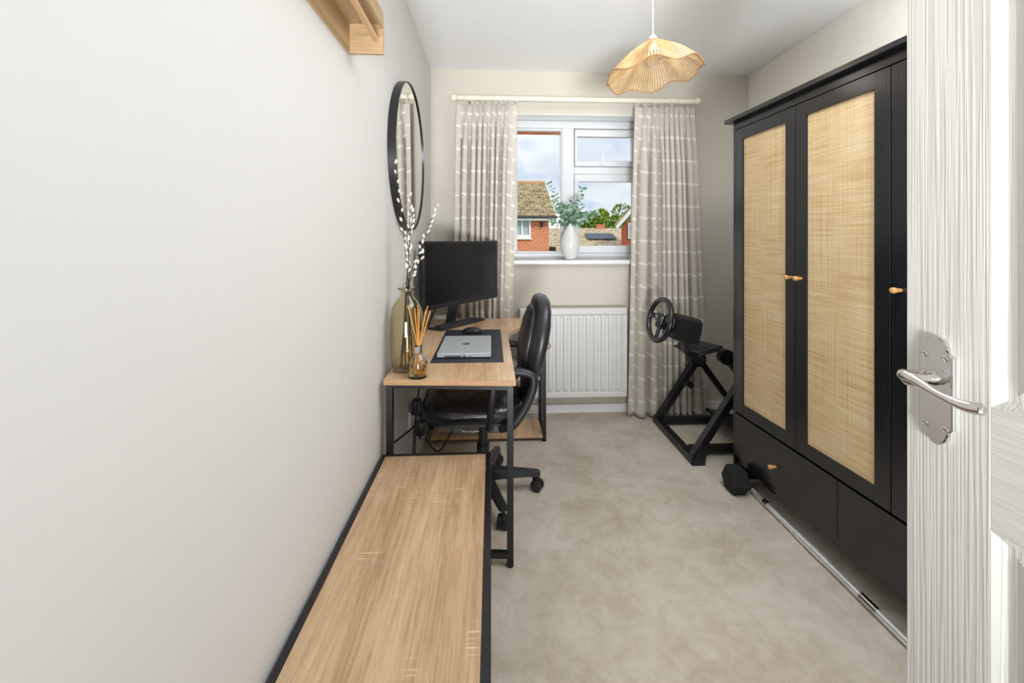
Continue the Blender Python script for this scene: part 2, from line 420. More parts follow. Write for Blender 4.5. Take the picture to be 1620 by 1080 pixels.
# window
win = empty('window_1', (.62, 3.06, 1.07), 0, 'white framed window with a fixed left pane and top-hung fanlight on the right', None); win['kind'] = 'structure'
Y0, Y1 = 3.06, 3.115
b = B()
b.box((WX0, Y0, 2.04), (WX1, Y1, 2.096), .004).box((WX0, Y0, 1.07), (WX1, Y1, 1.118), .004).box((WX0, Y0, 1.118), (.18, Y1, 2.04), .003).box((1.062, Y0, 1.118), (WX1, Y1, 2.04), .003)
b.box((.523, Y0, 1.118), (.61, Y1, 2.04), .004).box((.61, Y0, 1.704), (1.062, Y1, 1.757), .004)
part(win, 'window_frame', b, M_upvc, world=True)
def sash(x0, x1, z0, z1, t, y):
    tl, tr, tb, tt = t
    return B().box((x0, y, z0), (x1, y+.04, z0+tb), .004).box((x0, y, z1-tt), (x1, y+.04, z1), .004).box((x0, y, z0+tb), (x0+tl, y+.04, z1-tt), .003).box((x1-tr, y, z0+tb), (x1, y+.04, z1-tt), .003)
part(win, 'glazing_bead', sash(.18, .523, 1.118, 2.04, (.010, .010, .014, .018), 3.068), M_upvc, world=True)
fs = part(win, 'fanlight_sash', sash(.614, 1.060, 1.759, 2.029, (.018, .020, .040, .052), 3.045), M_upvc, world=True)
part(fs, 'window_stay', B().box((.815, 3.030, 1.775), (.823, 3.040, 1.86), .002).box((.79, 3.030, 1.77), (.83, 3.045, 1.782), .002), M_steel)
for o in fs.children: o.data.transform(Matrix.Translation(-win.location))
part(win, 'lower_sash', sash(.612, 1.060, 1.120, 1.702, (.031, .014, .055, .056), 3.05), M_upvc, world=True)
for nm, (x0, x1, z0, z1) in (('pane', (.188, .515, 1.130, 2.024)), ('pane', (.63, 1.042, 1.797, 1.979)), ('pane', (.641, 1.048, 1.173, 1.648))):
    part(win, nm, B().box((x0, 3.086, z0), (x1, 3.090, z1)), M_pane, world=True)
struct('trim_2', B().box((WX0-.035, 2.875, 1.045), (WX1+.035, 3.06, 1.074), .008, seg=3), M_white, 60, label='white window sill board')

# door_1, opened into the room
door = link('door_1', None, None); door['kind'] = 'structure'; door['label'] = 'white six-panel door with embossed woodgrain, standing open'
door.location = (.721, .691, 0); door.rotation_euler = (0, 0, math.atan2(-.996, .0872))
DW, DT, DH = .762, .035, 1.985
xs = [(.0, .115), (.333, .429), (.647, DW)]
for a, c in xs: part(door, 'stile', B().box((a, 0, .006), (c, DT, DH), .0012), M_doorz)
zs = [(.006, .22), (.794, .974), (1.60, 1.69), (1.87, DH)]
for a, c in zs:
    for q, r in ((.115, .333), (.429, .647)): part(door, 'rail', B().box((q, .0004, a), (r, DT-.0004, c)), M_doorx)
for q, r in ((.115, .333), (.429, .647)):
    for a, c in ((.22, .794), (.974, 1.60), (1.69, 1.87)):
        b = B(); ls = []
        for off, dy in ((0, .0), (.008, .006), (.014, .0095), (.024, .0095), (.042, .003), (.046, .0025)):
            ls.append(b.loop([(q+off, dy, a+off), (r-off, dy, a+off), (r-off, dy, c-off), (q+off, dy, c-off)]))
        b.skin(ls, cap0=False)
        b.box((q, .02, a), (r, DT-.002, c))
        part(door, 'panel', b, M_doorz)
# handle: backplate, lever, screws (parts of the door; the handle carries sub-parts)
def plate_outline(w, h, sh):
    pts = []
    hw = w/2
    for k in range(13):
        a = math.pi*k/12; pts.append((math.cos(a)*(hw-.006), h/2-sh+math.sin(a)*sh*1.0))
    top = [(hw, h/2-sh-.004)]+pts+[(-hw, h/2-sh-.004)]
    bot = [(-x, -z) for x, z in top]
    return top+bot
hc = (.050, .976)
Mp = Matrix.Translation((hc[0], 0, hc[1])) @ Matrix.Rotation(R(90), 4, 'X')
b = B().prism(plate_outline(.046, .174, .026), 0, .0085, Mp, .0018)
handle = part(door, 'door_handle', b, M_chrome, 35, label='chrome lever handle on a long backplate with arched ends')
LZ = .998
b = B().lathe([(.0125, 0), (.0135, .006), (.011, .014), (.0105, .030), (.0125, .040), (.012, .052), (.006, .056)], n=24, M=Matrix.Translation((hc[0], -.0085, LZ)) @ Matrix.Rotation(R(90), 4, 'X'))
path = bez([(hc[0]-.012, -.054, LZ+.002), (hc[0]-.002, -.058, LZ+.002), (hc[0]+.016, -.060, LZ-.001), (hc[0]+.036, -.059, LZ-.009), (hc[0]+.058, -.054, LZ-.016), (hc[0]+.074, -.050, LZ-.018), (hc[0]+.090, -.048, LZ-.015)], 6)
nn = len(path); rad = []
for i in range(nn):
    t = i/(nn-1); rad.append(.0095 if t < .12 else (.0095-.0042*min(1, (t-.12)/.4) if t < .55 else .0053+.0035*math.sin(min(1, (t-.55)/.4)*math.pi/2)))
rad[0] = .006; rad[-1] = .005
b.tube(path, rad, 12)
part(handle, 'lever', b, M_chrome, 50)
for dx, dz in ((-.0145, .055), (.0145, .055), (-.0145, -.058), (.0145, -.058)):
    part(handle, 'screw', B().lathe([(.0048, 0), (.0048, .0015), (.003, .0028), (.0008, .002)], n=16, M=Matrix.Translation((hc[0]+dx, -.0085, hc[1]+dz)) @ Matrix.Rotation(R(90), 4, 'X')), M_chrome, 30)

# ================================================================== OUTSIDE
struct('ground', B().box((-40, 6, -2.9), (60, 80, -2.7)), M_grass)
def gutter_roof(root, x0, x1, ye, ze, yr, zr, mt, gauge=.30, tw=.33, name='roof_tiles'):
    n = int(round(math.hypot(yr-ye, zr-ze)/gauge)); b = B(); k = int(round((x1-x0)/tw)); dx = (x1-x0)/k
    ang = math.atan2(zr-ze, yr-ye)
    for i in range(n):
        f = i/n; y = ye+(yr-ye)*f; z = ze+(zr-ze)*f
        for j in range(k):
            xo = (j+(.5 if i % 2 else 0))*dx
            xa = x0+xo; xb = min(x1, xa+dx*.93)
            if xa >= x1-.03: continue
            M = Matrix.Translation((xa, y, z+random.uniform(0, .012))) @ Matrix.Rotation(ang-.06, 4, 'X')
            b.box((0, 0, 0), (xb-xa, gauge*1.25, .055), 0, M)
    return part(root, name, b, mt, world=True, kind='stuff')
h1 = empty('brick_house', (0, 18, -2.7), 0, 'orange brick house with a mossy tiled roof, behind the left window pane', 'house')
b = B().box((-3, 18, -2.7), (.90, 22.6, 2.15)).box((1.70, 18, -2.7), (2.48, 22.6, 2.15)).box((.90, 18, -2.7), (1.70, 22.6, 1.30)).box((-3, 18.3, 1.3), (1.9, 22.6, 2.15))
part(h1, 'wall', b, M_brick, world=True)
part(h1, 'roof_deck', B().prism([(17.75, 2.16), (21.5, 4.04), (22.8, 2.16)], -3.2, 2.72, Matrix(((0, 0, 1, 0), (1, 0, 0, 0), (0, 1, 0, 0), (0, 0, 0, 1)))), M_tile, world=True)
gutter_roof(h1, -3.2, 2.76, 17.7, 2.19, 21.5, 4.10, M_tile)
part(h1, 'ridge_tiles', B().tube([(-3.2, 21.5, 4.12), (2.76, 21.5, 4.12)], .12, 8), plain('ridge_clay', srgb(196, 152, 98), .9), 40, world=True)
part(h1, 'fascia', B().box((-3.2, 17.68, 2.03), (2.76, 17.74, 2.17)), M_white, world=True)
part(h1, 'gutter', B().tube([(-3.2, 17.64, 2.17), (2.8, 17.64, 2.17)], .055, 8), plain('gutter_dark', srgb(70, 66, 64), .6), 40, world=True)
fr = part(h1, 'window_frame', B().box((.20, 17.93, 1.26), (1.70, 18.02, 1.36)).box((.20, 17.93, 2.05), (1.70, 18.02, 2.13)).box((.85, 17.93, 1.36), (.93, 18.02, 2.05)).box((1.28, 17.93, 1.36), (1.36, 18.02, 2.05)).box((1.62, 17.93, 1.36), (1.70, 18.02, 2.05)).box((.2, 17.93, 1.36), (.28, 18.02, 2.05)).box((.93, 17.94, 1.36), (1.62, 18.0, 1.42)).box((.15, 17.9, 1.22), (1.74, 18.0, 1.27)), M_white, world=True)
for x0, x1 in ((.93, 1.28), (1.36, 1.62)):
    q = part(h1, 'pane', B().box((x0, 18.0, 1.42), (x1, 18.01, 2.05)), M_dkglass, world=True)
part(h1, 'wall_lamp', B().box((2.12, 17.86, 1.76), (2.22, 18, 1.98), .02), M_black, world=True)
h2 = empty('low_roofed_house', (6, 26, -2.7), 0, 'long low terrace with pale tiled roof and dark roof panel, behind the white vase', 'house')
part(h2, 'wall', B().box((2.0, 23.8, -2.7), (12, 30, .95)), M_brick, world=True)
part(h2, 'roof_deck', B().prism([(23.2, .72), (26, 1.80), (28.8, .72)], 1.8, 12.2, Matrix(((0, 0, 1, 0), (1, 0, 0, 0), (0, 1, 0, 0), (0, 0, 0, 1)))), M_ptile, world=True)
gutter_roof(h2, 1.8, 12.2, 23.1, .74, 26, 1.86, M_ptile, .36, .36)
part(h2, 'roof_panel', B().box((5.60, 24.0, 0), (7.3, 24.9, .06), 0, Matrix.Translation((0, 0, 1.36)) @ Matrix.Translation((0, 24.4, 0)) @ Matrix.Rotation(R(21), 4, 'X') @ Matrix.Translation((0, -24.4, 0))), M_slate, world=True)
part(h2, 'chimney', B().box((6.65, 25.9, 1.7), (7.1, 26.3, 2.14)).box((6.60, 25.85, 2.1), (7.15, 26.35, 2.17)), M_brick, world=True)
h3 = empty('garage_block', (5, 20, -2.7), 0, 'nearer low building with pale tiled roof edge, lowest in the window view', 'garage')
part(h3, 'wall', B().box((2.8, 20.2, -2.7), (5.7, 22.5, .45)), M_brick, world=True)
part(h3, 'roof_deck', B().prism([(19.9, .18), (22, .80), (22.2, .5)], 2.8, 5.8, Matrix(((0, 0, 1, 0), (1, 0, 0, 0), (0, 1, 0, 0), (0, 0, 0, 1)))), M_ptile, world=True)
gutter_roof(h3, 2.8, 5.8, 19.8, .20, 22, .86, M_ptile, .34, .34)
part(h3, 'dormer', B().box((2.85, 19.95, .35), (3.1, 20.6, .86), .02), M_black, world=True)
h4 = empty('gabled_house', (6.15, 20, -2.7), 0, 'red brick gable end with white barge board, at the right edge of the window view', 'house')
part(h4, 'wall', B().prism([(6.3, -2.7), (9.9, -2.7), (9.9, 2.0), (8.2, 4.0), (6.3, 1.75)], 20, 22, Matrix(((1, 0, 0, 0), (0, 0, 1, 0), (0, 1, 0, 0), (0, 0, 0, 1)))), plain('gable_brick', srgb(172, 92, 70), .9), world=True)
part(h4, 'barge_board', B().bar((6.1, 19.7, 1.78), (8.2, 19.7, 4.25), .08, .16).bar((10.3, 19.7, 1.9), (8.2, 19.7, 4.25), .08, .16), M_white, world=True)
part(h4, 'roof', B().bar((6.0, 21.0, 1.90), (8.2, 21.0, 4.40), 2.5, .09).bar((10.4, 21.0, 1.90), (8.2, 21.0, 4.40), 2.5, .09), M_tile, world=True)
q = part(h4, 'window_frame', B().box((6.62, 19.94, 1.25), (7.0, 20.02, 2.0)), M_white, world=True)
part(h4, 'pane', B().box((6.68, 19.92, 1.32), (6.94, 19.935, 1.93)), M_dkglass, world=True)
h4.rotation_euler.z = -R(22)
def tree(x, y, ztop, rad, label):
    t = empty('leafy_tree', (x, y, -2.7), 0, label, 'tree', 'trees beyond the low roofs')
    b = B(); rnd = random.Random(int(x*10))
    cl = [(rnd.uniform(-rad, rad)*.7, rnd.uniform(-rad, rad)*.5, rnd.uniform(-.7, .75)*rad) for _ in range(16)]
    for i in range(4200):
        c = rnd.choice(cl); d = Vector((rnd.gauss(0, 1), rnd.gauss(0, 1), rnd.gauss(0, 1))).normalized()*rad*.42*rnd.uniform(.8, 1.05)
        p = Vector(c)+d; p.z += ztop-rad*1.05; s = rnd.uniform(.14, .26)
        n = Vector((rnd.uniform(-1, 1), rnd.uniform(-1, 1), rnd.uniform(-.2, 1))).normalized(); u = n.orthogonal().normalized(); v = n.cross(u)
        b.bm.faces.new(b.loop([Vector((x, y, 0))+p+u*s, Vector((x, y, 0))+p+v*s*.6, Vector((x, y, 0))+p-u*s, Vector((x, y, 0))+p-v*s*.6]))
    part(t, 'foliage', b, M_tree, world=True)
    part(t, 'trunk', B().cyl((x, y, -2.7), (x, y, ztop-rad), .3, .15, 10), M_bark, 40, world=True)
tree(8.7, 41, 3.8, 1.8, 'low green tree just right of the white vase leaves'); tree(12.0, 46.5, 4.5, 2.2, 'yellow-green tree in the middle above the low roofs'); tree(17.0, 53.5, 5.8, 3.0, 'taller yellow-green tree beside the brick gable')

# ================================================================== RADIATOR
rd = empty('radiator', (.56, 2.84, .139), 0, 'white panel radiator under the window', 'radiator')
x0, x1, z0, z1 = .192, .931, .139, .748
b = B().box((x0, 2.832, z0), (x1, 2.852, z1), .005)
part(rd, 'panel', b, M_rad, world=True)
b = B().box((x0, 2.818, z1-.045), (x1, 2.834, z1), .006).box((x0, 2.818, z0), (x1, 2.834, z0+.038), .006).box((x0, 2.818, z0+.038), (x0+.028, 2.834, z1-.045), .004).box((x1-.035, 2.818, z0+.038), (x1, 2.834, z1-.045), .004)
part(rd, 'edge_frame', b, M_rad, world=True)
for i in range(13):
    x = x0+.028+.052*(i+.5)
    if x > x1-.04: break
    b = B(); ls = []
    for zz, k in ((z0+.042, .2), (z0+.06, 1), (z1-.065, 1), (z1-.047, .2)):
        ls.append(b.loop([(x-.019, 2.833, zz), (x-.012, 2.833-.011*k, zz), (x+.012, 2.833-.011*k, zz), (x+.019, 2.833, zz)]))
    b.skin(ls, close=True)
    part(rd, 'flute', b, M_rad, world=True)
part(rd, 'top_grille', B().box((x0+.004, 2.852, z1-.012), (x1-.004, 2.905, z1-.004)).box((x0+.002, 2.852, z0+.02), (x0+.006, 2.905, z1-.004)).box((x1-.006, 2.852, z0+.02), (x1-.002, 2.905, z1-.004)), M_rad, world=True)
part(rd, 'valve', B().cyl((x1-.01, 2.87, z0+.03), (x1+.035, 2.87, z0+.03), .011, n=12).cyl((x1+.03, 2.87, 0), (x1+.03, 2.87, z0+.05), .0075, n=12), M_brass, 40, world=True, label='brass pipe end and valve')

# ================================================================== CURTAINS
PY, PZ = 2.815, 2.170
pole = empty('curtain_pole', (.58, PY, PZ), 0, 'cream wooden curtain pole with ball ends above the window', 'curtain pole')
part(pole, 'pole', B().cyl((-.22, PY, PZ), (1.385, PY, PZ), .0185, n=20), M_cream, 40, world=True)
for sx, x in ((-1, -.22), (1, 1.385)):
    M = Matrix.Translation((x, PY, PZ)) @ Matrix.Rotation(R(90*sx), 4, 'Y')
    part(pole, 'finial', B().lathe([(.014, -.012), (.018, 0), (.012, .006), (.021, .018), (.027, .032), (.025, .046), (.015, .057), (.003, .061)], n=24, M=M), M_cream, 60, world=True)
for x in (-.15, 1.30):
    part(pole, 'bracket', B().cyl((x, PY+.01, PZ-.004), (x, YB, PZ-.004), .011, n=12).lathe([(.026, 0), (.024, .008)], n=20, M=Matrix.Translation((x, YB, PZ-.004)) @ Matrix.Rotation(R(90), 4, 'X')).cyl((x-.014, PY, PZ), (x+.014, PY, PZ), .020, n=16), M_cream, 40, world=True)
def curtain(xt0, xt1, xb0, xb1, zbot, cen, label, seed):
    rt = empty('curtain', ((xt0+xt1)/2, PY, 0), 0, label, 'curtain', 'pinch pleat curtains at the window')
    rnd = random.Random(seed); npl = len(cen); ztop = PZ-.042; wt, wb_ = xt1-xt0, xb1-xb0
    mids = [(a+b_)/2 for a, b_ in zip(cen, cen[1:])]
    lo = [cen[0]-(mids[0]-cen[0])*1.1]+mids; hi = mids+[cen[-1]+(cen[-1]-mids[-1])*1.1]
    drift = [rnd.uniform(-.018, .018) for _ in cen]; amp = [rnd.uniform(.8, 1.2) for _ in cen]
    samples = [('f', 0, t/6) for t in range(6)]
    for k in range(npl):
        samples += [('p', k, -1+2*t/30) for t in range(30 if k < npl-1 else 31)]
    samples += [('g', 0, (t+1)/6) for t in range(6)]
    nv = 96; bm = bmesh.new(); uvl = bm.loops.layers.uv.new('UVMap'); grid = []
    def pos(sm, f, z):
        kd, k, t = sm; h = ztop-z; W = wt+(wb_-wt)*f**.85; X0 = xt0+(xb0-xt0)*f**.85
        pin = math.exp(-((h-.068)/.024)**2); head = 1/(1+math.exp((h-.10)/.012)); low = min(1, max(0, (h-.07)/.35))
        wob = .004*mnoise.noise(Vector((k*3.1+t, z*1.7, seed)))*low
        if kd == 'f':
            q = t; return Vector((X0+W*lo[0]*q, PY+.006+.010*low*math.sin(q*3.1), z))
        if kd == 'g':
            q = t; return Vector((X0+W*(hi[-1]+(1-hi[-1])*q), PY+.006+.010*low*math.sin((1-q)*3.1), z))
        c = X0+W*(cen[k]+drift[k]*low); L_, R_ = X0+W*lo[k], X0+W*hi[k]
        half = min(c-L_, R_-c)
        wd_ = .0135*head+(1-head)*(.012+low*(min(.030, half*.80)-.012)); wd_ = min(wd_*(1-.48*pin), half*.88)
        A = (.016+.020*low)*amp[k]*(1-.25*pin); Bk = .012+.016*low
        a = abs(t)
        if a <= .62:
            q = a/.62; x = c+math.copysign(wd_*math.sin(q*math.pi/2), t); y = PY+.004-A*math.cos(q*math.pi/2)
            y -= (.0045*head+.0025*(1-low))*math.cos(3*math.pi*q)*(1-.6*pin)
        else:
            q = (a-.62)/.38; e = L_ if t < 0 else R_; x = c+math.copysign(wd_, t)+(e-c-math.copysign(wd_, t))*q; y = PY+.004+Bk*math.sin(q*math.pi/2)
        return Vector((x, min(y+wob, YB-.03), z))
    mid = [pos(sm, .5, (ztop+zbot)/2) for sm in samples]; ul = [0]
    for a, b_ in zip(mid, mid[1:]): ul.append(ul[-1]+(b_-a).length)
    for jx in range(nv+1):
        f = (jx/nv)**1.5; z = ztop+(zbot-ztop)*f
        grid.append([(bm.verts.new(pos(sm, f, z)), (ul[i], z)) for i, sm in enumerate(samples)])
    for jx in range(nv):
        for i in range(len(samples)-1):
            q = [grid[jx][i], grid[jx][i+1], grid[jx+1][i+1], grid[jx+1][i]]
            fc = bm.faces.new([a[0] for a in q]); fc.smooth = True
            for lp_, a in zip(fc.loops, q): lp_[uvl].uv = a[1]
    me = bpy.data.meshes.new('curtain_cloth'); bm.to_mesh(me); bm.free()
    me.transform(Matrix.Translation(-rt.location))
    o = link('cloth', me, M_curt, rt)
    so_ = o.modifiers.new('t', 'SOLIDIFY'); so_.thickness = .0022
    b = B(); b.tube([(0, .0245*math.cos(a), .0245*math.sin(a)) for a in [2*math.pi*t/20 for t in range(20)]], .0028, 6, closed=True)
    rp = b.mesh('ring', 60)
    for f in [.03]+cen+[.97]:
        r_ = link('curtain_ring', rp, M_cream, rt); r_.location = Vector((xt0+wt*f, PY, PZ-.006))-rt.location; r_.rotation_euler = (0, 0, R(rnd.uniform(-28, 28)))
curtain(-.236, .178, -.262, .132, .012, [.163, .292, .395, .475, .602, .70, .82], 'beige curtain with white dash marks, left of the window behind the desk monitor', 3)
curtain(.985, 1.400, .935, 1.50, .012, [.16, .31, .435, .52, .60, .68, .76, .87], 'beige curtain with white dash marks, right of the window behind the steering wheel', 11)

# ================================================================== WARDROBE
wd = empty('wardrobe', (1.227, 2.062, 0), math.atan2(-.9991, .0415), 'tall black three-door wardrobe with woven rattan door panels and two drawers', 'wardrobe')
WL, WDp, WH = 1.218, .525, 1.808
part(wd, 'side_panel', B().box((0, .0, 0), (.019, WDp, WH), .0012), M_bwz)
part(wd, 'side_panel', B().box((WL-.019, .0, 0), (WL, WDp, WH), .0012), M_bwz)
part(wd, 'carcass', B().box((.019, .03, .13), (WL-.019, WDp-.004, .15)).box((.019, .03, 1.775), (WL-.019, WDp-.004, 1.79)).box((.019, WDp-.01, .13), (WL-.019, WDp-.004, 1.79)).box((.019, .022, .352), (WL-.019, WDp-.01, .37)).box((.396, .03, .37), (.412, WDp-.01, 1.775)), M_bwx)
part(wd, 'cornice', B().box((-.028, -.032, WH), (WL+.028, WDp, WH+.020), .0015), M_bwx)
part(wd, 'top_rail', B().box((.0205, .0, 1.772), (WL-.0205, .019, WH-.0005), .001), M_bwx)
part(wd, 'plinth_rail', B().box((.0205, .012, .100), (WL-.0205, .03, .128), .0012), M_bwx)
D0 = [(.0215, .4110), (.4140, .8040), (.8070, 1.1965)]
for i, (a, c) in enumerate(D0):
    d = part(wd, 'door', B().box((a, -.001, .356), (a+.054, .018, 1.768), .001).box((c-.054, -.001, .356), (c, .018, 1.768), .001).box((a+.054, -.0006, 1.714), (c-.054, .018, 1.768), .0006).box((a+.054, -.0006, .356), (c-.054, .018, .410), .0006), M_bwz)
    part(d, 'rattan_panel', B().box((a+.054, .007, .410), (c-.054, .013, 1.714)), M_rattan, label='woven natural rattan panel')
    kx = c-.017 if i == 0 else a+.030
    part(d, 'knob', B().lathe([(.0055, 0), (.006, .010), (.008, .018), (.0095, .025), (.0085, .031), (.004, .033)], n=18, M=Matrix.Translation((kx, -.001, 1.063)) @ Matrix.Rotation(R(90), 4, 'X')), M_knob, 60, label='small natural wood knob')
for a, c, kx in ((.0215, .609, .300), (.612, 1.1965, .905)):
    d = part(wd, 'drawer', B().box((a, -.001, .136), (c, .018, .346), .0015).box((a+.01, .018, .145), (c-.01, .38, .30)), M_bwx)
    part(d, 'knob', B().lathe([(.0055, 0), (.006, .010), (.008, .018), (.0095, .025), (.0085, .031), (.004, .033)], n=18, M=Matrix.Translation((kx, -.001, .228)) @ Matrix.Rotation(R(90), 4, 'X')), M_knob, 60, label='small natural wood knob')

# ================================================================== BENCH
bn = empty('bench', (-.205, 1.05, 0), 0, 'low oak-look bench with black metal rim along the left wall in the foreground', 'bench')
BX0, BX1, BY0, BY1, BZ = -.411, -.001, .33, 1.592, .412
part(bn, 'top_board', B().box((-.395, BY0+.018, BZ-.018), (-.021, BY1-.014, BZ-.003)), M_bench, world=True)
b = B().box((BX1-.020, BY0, BZ-.028), (BX1, BY1, BZ), .0015).box((BX0, BY0, BZ-.028), (BX0+.016, BY1, BZ), .0015).box((BX0, BY1-.014, BZ-.028), (BX1, BY1, BZ-.0005), .0015).box((BX0, BY0, BZ-.028), (BX1, BY0+.018, BZ-.0005), .0015)
part(bn, 'rim', b, M_black, world=True)
for x in (BX0+.002, BX1-.024):
    for y in (BY0+.002, BY1-.075):
        part(bn, 'leg', B().box((x, y, 0), (x+.022, y+.022, BZ-.028), .001), M_black, world=True)
part(bn, 'shoe_rack', B().box((-.40, BY0+.02, .12), (-.012, BY1-.055, .128)), M_black, world=True, label='black lower shelf of the bench')

# ================================================================== DESK
dk = empty('corner_desk', (-.15, 2.1, 0), 0, 'oak-look corner desk with black metal legs in the far left corner', 'desk')
DZ = .70; DTk = .020
poly = [(-.400, 1.568), (.090, 1.535), (.090, 2.16)]
for k in range(1, 11):
    a = math.pi/2*k/10; poly.append((.090+.16*(1-math.cos(a)), 2.16+.34*math.sin(a)))
poly += [(.338, 2.50), (.338, 2.745), (-.400, 2.745)]
part(dk, 'desktop', B().prism(poly, DZ-DTk, DZ, None, .0008), M_desk, world=True)
part(dk, 'desktop_edge', B().prism([(-.400, 1.5665), (.090, 1.5335), (.090, 1.535), (-.400, 1.568)], DZ-DTk, DZ-.0004), M_deskx, world=True, label='brown edging strip')
for nm, a, c in (('leg', (.058, 1.548), .024), ('leg', (-.397, 1.594), .024), ('leg', (.308, 2.505), .022), ('leg', (.308, 2.715), .022), ('leg', (-.398, 2.705), .024)):
    b = B().box((a[0], a[1], .01), (a[0]+c, a[1]+c, DZ-DTk), .0012).cyl((a[0]+c/2, a[1]+c/2, 0), (a[0]+c/2, a[1]+c/2, .012), .014, n=14)
    part(dk, nm, b, M_black, world=True)
b = B().bar((-.374, 1.603, DZ-DTk-.010), (.060, 1.560, DZ-DTk-.010), .022, .020)
b2 = B().bar((-.374, 1.605, .041), (.060, 1.561, .041), .018, .022)
part(dk, 'foot_bar', b2, M_black, world=True)
part(dk, 'frame', b, M_black, world=True); b = B()
b.box((-.398, 1.618, DZ-DTk-.02), (-.376, 2.705, DZ-DTk))
part(dk, 'frame', b, M_black, world=True)
for a, c in (((.309, 2.527, .018), (.329, 2.715, .038)), ((.309, 2.527, DZ-DTk-.02), (.329, 2.715, DZ-DTk)), ((.03, 2.508, DZ-DTk-.018), (.308, 2.524, DZ-DTk))): part(dk, 'frame', B().box(a, c), M_black, world=True)
part(dk, 'shelf', B().box((-.36, 2.507, .022), (.308, 2.735, .040)), M_desk, world=True)
part(dk, 'shelf', B().box((.02, 2.507, .372), (.292, 2.735, .392)), M_desk, world=True)
b = B(); b.tube([(0, .014*math.cos(a), .018*math.sin(a)) for a in [2*math.pi*t/18 for t in range(18)]], .0028, 6, closed=True)
rg = link('hook_ring', b.mesh('ring_hook', 60), M_brass); rg.rotation_euler = (0, 0, R(62)); rg.location = (.343, 2.516, .575)
tag(rg, 'small brass ring hanging on the far right desk leg', 'ring')

# silver case on the desk's bottom shelf
cs = empty('flight_case', (-.12, 2.62, .04), 0, 'silver metal carry case lying on the bottom shelf of the desk', 'case')
part(cs, 'body', B().box((-.20, -.075, .001), (.20, .09, .135), .006), M_silver)
part(cs, 'lid_seam', B().box((-.202, -.077, .088), (.202, .092, .093)), M_black)
part(cs, 'handle', B().tube(bez([(-.06, -.075, .06), (-.06, -.105, .05), (-.045, -.11, .03), (.045, -.11, .03), (.06, -.105, .05), (.06, -.075, .06)], 5), .005, 8), M_chrome, 50, label='folded chrome carry handle')
for x in (-.13, .13): part(cs, 'latch', B().box((x-.017, -.083, .07), (x+.017, -.075, .11), .002), M_chrome)
# sockets and plugs on left wall
def socket(y, z, label):
    s = empty('wall_socket', (XL, y, z), 0, label, 'socket')
    part(s, 'face_plate', B().box((0, -.073, -.043), (.009, .073, .043), .003), M_white)
    for dy in (-.036, .036):
        part(s, 'switch', B().box((.009, dy-.006, .018), (.012, dy+.006, .032)), M_white)
socket(2.21, .30, 'white double wall socket under the desk, nearest the front leg')
for y, z, lb in ((2.17, .36, 'small black adapter plug above the white wall socket'), (2.285, .20, 'large black power adapter hanging low under the desk'), (2.36, .27, 'black power brick beside the chair seat under the desk')):
    a = empty('power_plug', (XL+.012, y, z), 0, lb, 'plug')
    part(a, 'body', B().box((0, -.028, -.036), (.045, .028, .036), .006, seg=2), M_bplas, 40)
    part(a, 'cable_end', B().cyl((.02, 0, -.036), (.02, 0, -.065), .007, .004, 10), M_bplas, 40)
def cable(pts, r, label, mt=M_bplas):
    o = link('cable', B().tube(bez(pts, 8), r, 7).mesh('cable', 60), mt); return tag(o, label, 'cable')
cable([(-.30, 1.86, .665), (-.335, 1.92, .50), (-.36, 1.97, .30), (-.375, 2.0, .12), (-.37, 2.05, .02)], .004, 'thin black cable running diagonally down under the desk front')
cable([(-.386, 1.6235, .43), (-.34, 1.85, .40), (-.32, 2.1, .38), (-.35, 2.3, .36)], .0045, 'black cable stretched sideways behind the left front desk leg')
cable([(-.36, 2.17, .30), (-.385, 2.15, .22), (-.38, 2.12, .10), (-.36, 2.16, .012)], .003, 'fine grey cable looping down from the small adapter plug', M_gplas)
cable([(-.36, 2.30, .13), (-.30, 2.36, .03), (-.24, 2.42, .09), (-.22, 2.44, .16), (-.26, 2.46, .30)], .004, 'black cable drooping in a loop in front of the silver case')

# ================================================================== OFFICE CHAIR
ch = empty('office_chair', (-.04, 2.01, 0), 0, 'black leather office chair turned side-on and pushed under the desk', 'chair')
part(ch, 'seat', B().superslab([(-.085, 2.015, .425, .205, .215), (-.085, 2.015, .432, .222, .236), (-.085, 2.015, .46, .23, .245), (-.08, 2.015, .485, .222, .238), (-.07, 2.015, .502, .195, .212), (-.06, 2.015, .508, .13, .15)], 48, 4), M_leather, 80, world=True)
part(ch, 'seat_piping', B().tube([(-.083+.229*math.copysign(abs(math.cos(a))**.5, math.cos(a)), 2.015+.244*math.copysign(abs(math.sin(a))**.5, math.sin(a)), .474) for a in [2*math.pi*t/64 for t in range(64)]], .004, 6, closed=True), M_leather, 60, world=True)
part(ch, 'seat_seam', B().tube(bez([(-.03, 1.79, .487), (-.03, 1.86, .507), (-.03, 2.015, .513), (-.03, 2.17, .507), (-.03, 2.24, .487)], 6), .003, 6).tube(bez([(.07, 1.80, .483), (.075, 1.87, .500), (.08, 2.015, .506), (.075, 2.16, .500), (.07, 2.23, .483)], 6), .003, 6), M_leather, 60, world=True)
part(ch, 'seat_shell', B().superslab([(-.07, 2.015, .398, .13, .15), (-.08, 2.015, .403, .19, .20), (-.085, 2.015, .418, .222, .232), (-.085, 2.015, .432, .215, .228)], 40, 4), M_bplas, 70, world=True)
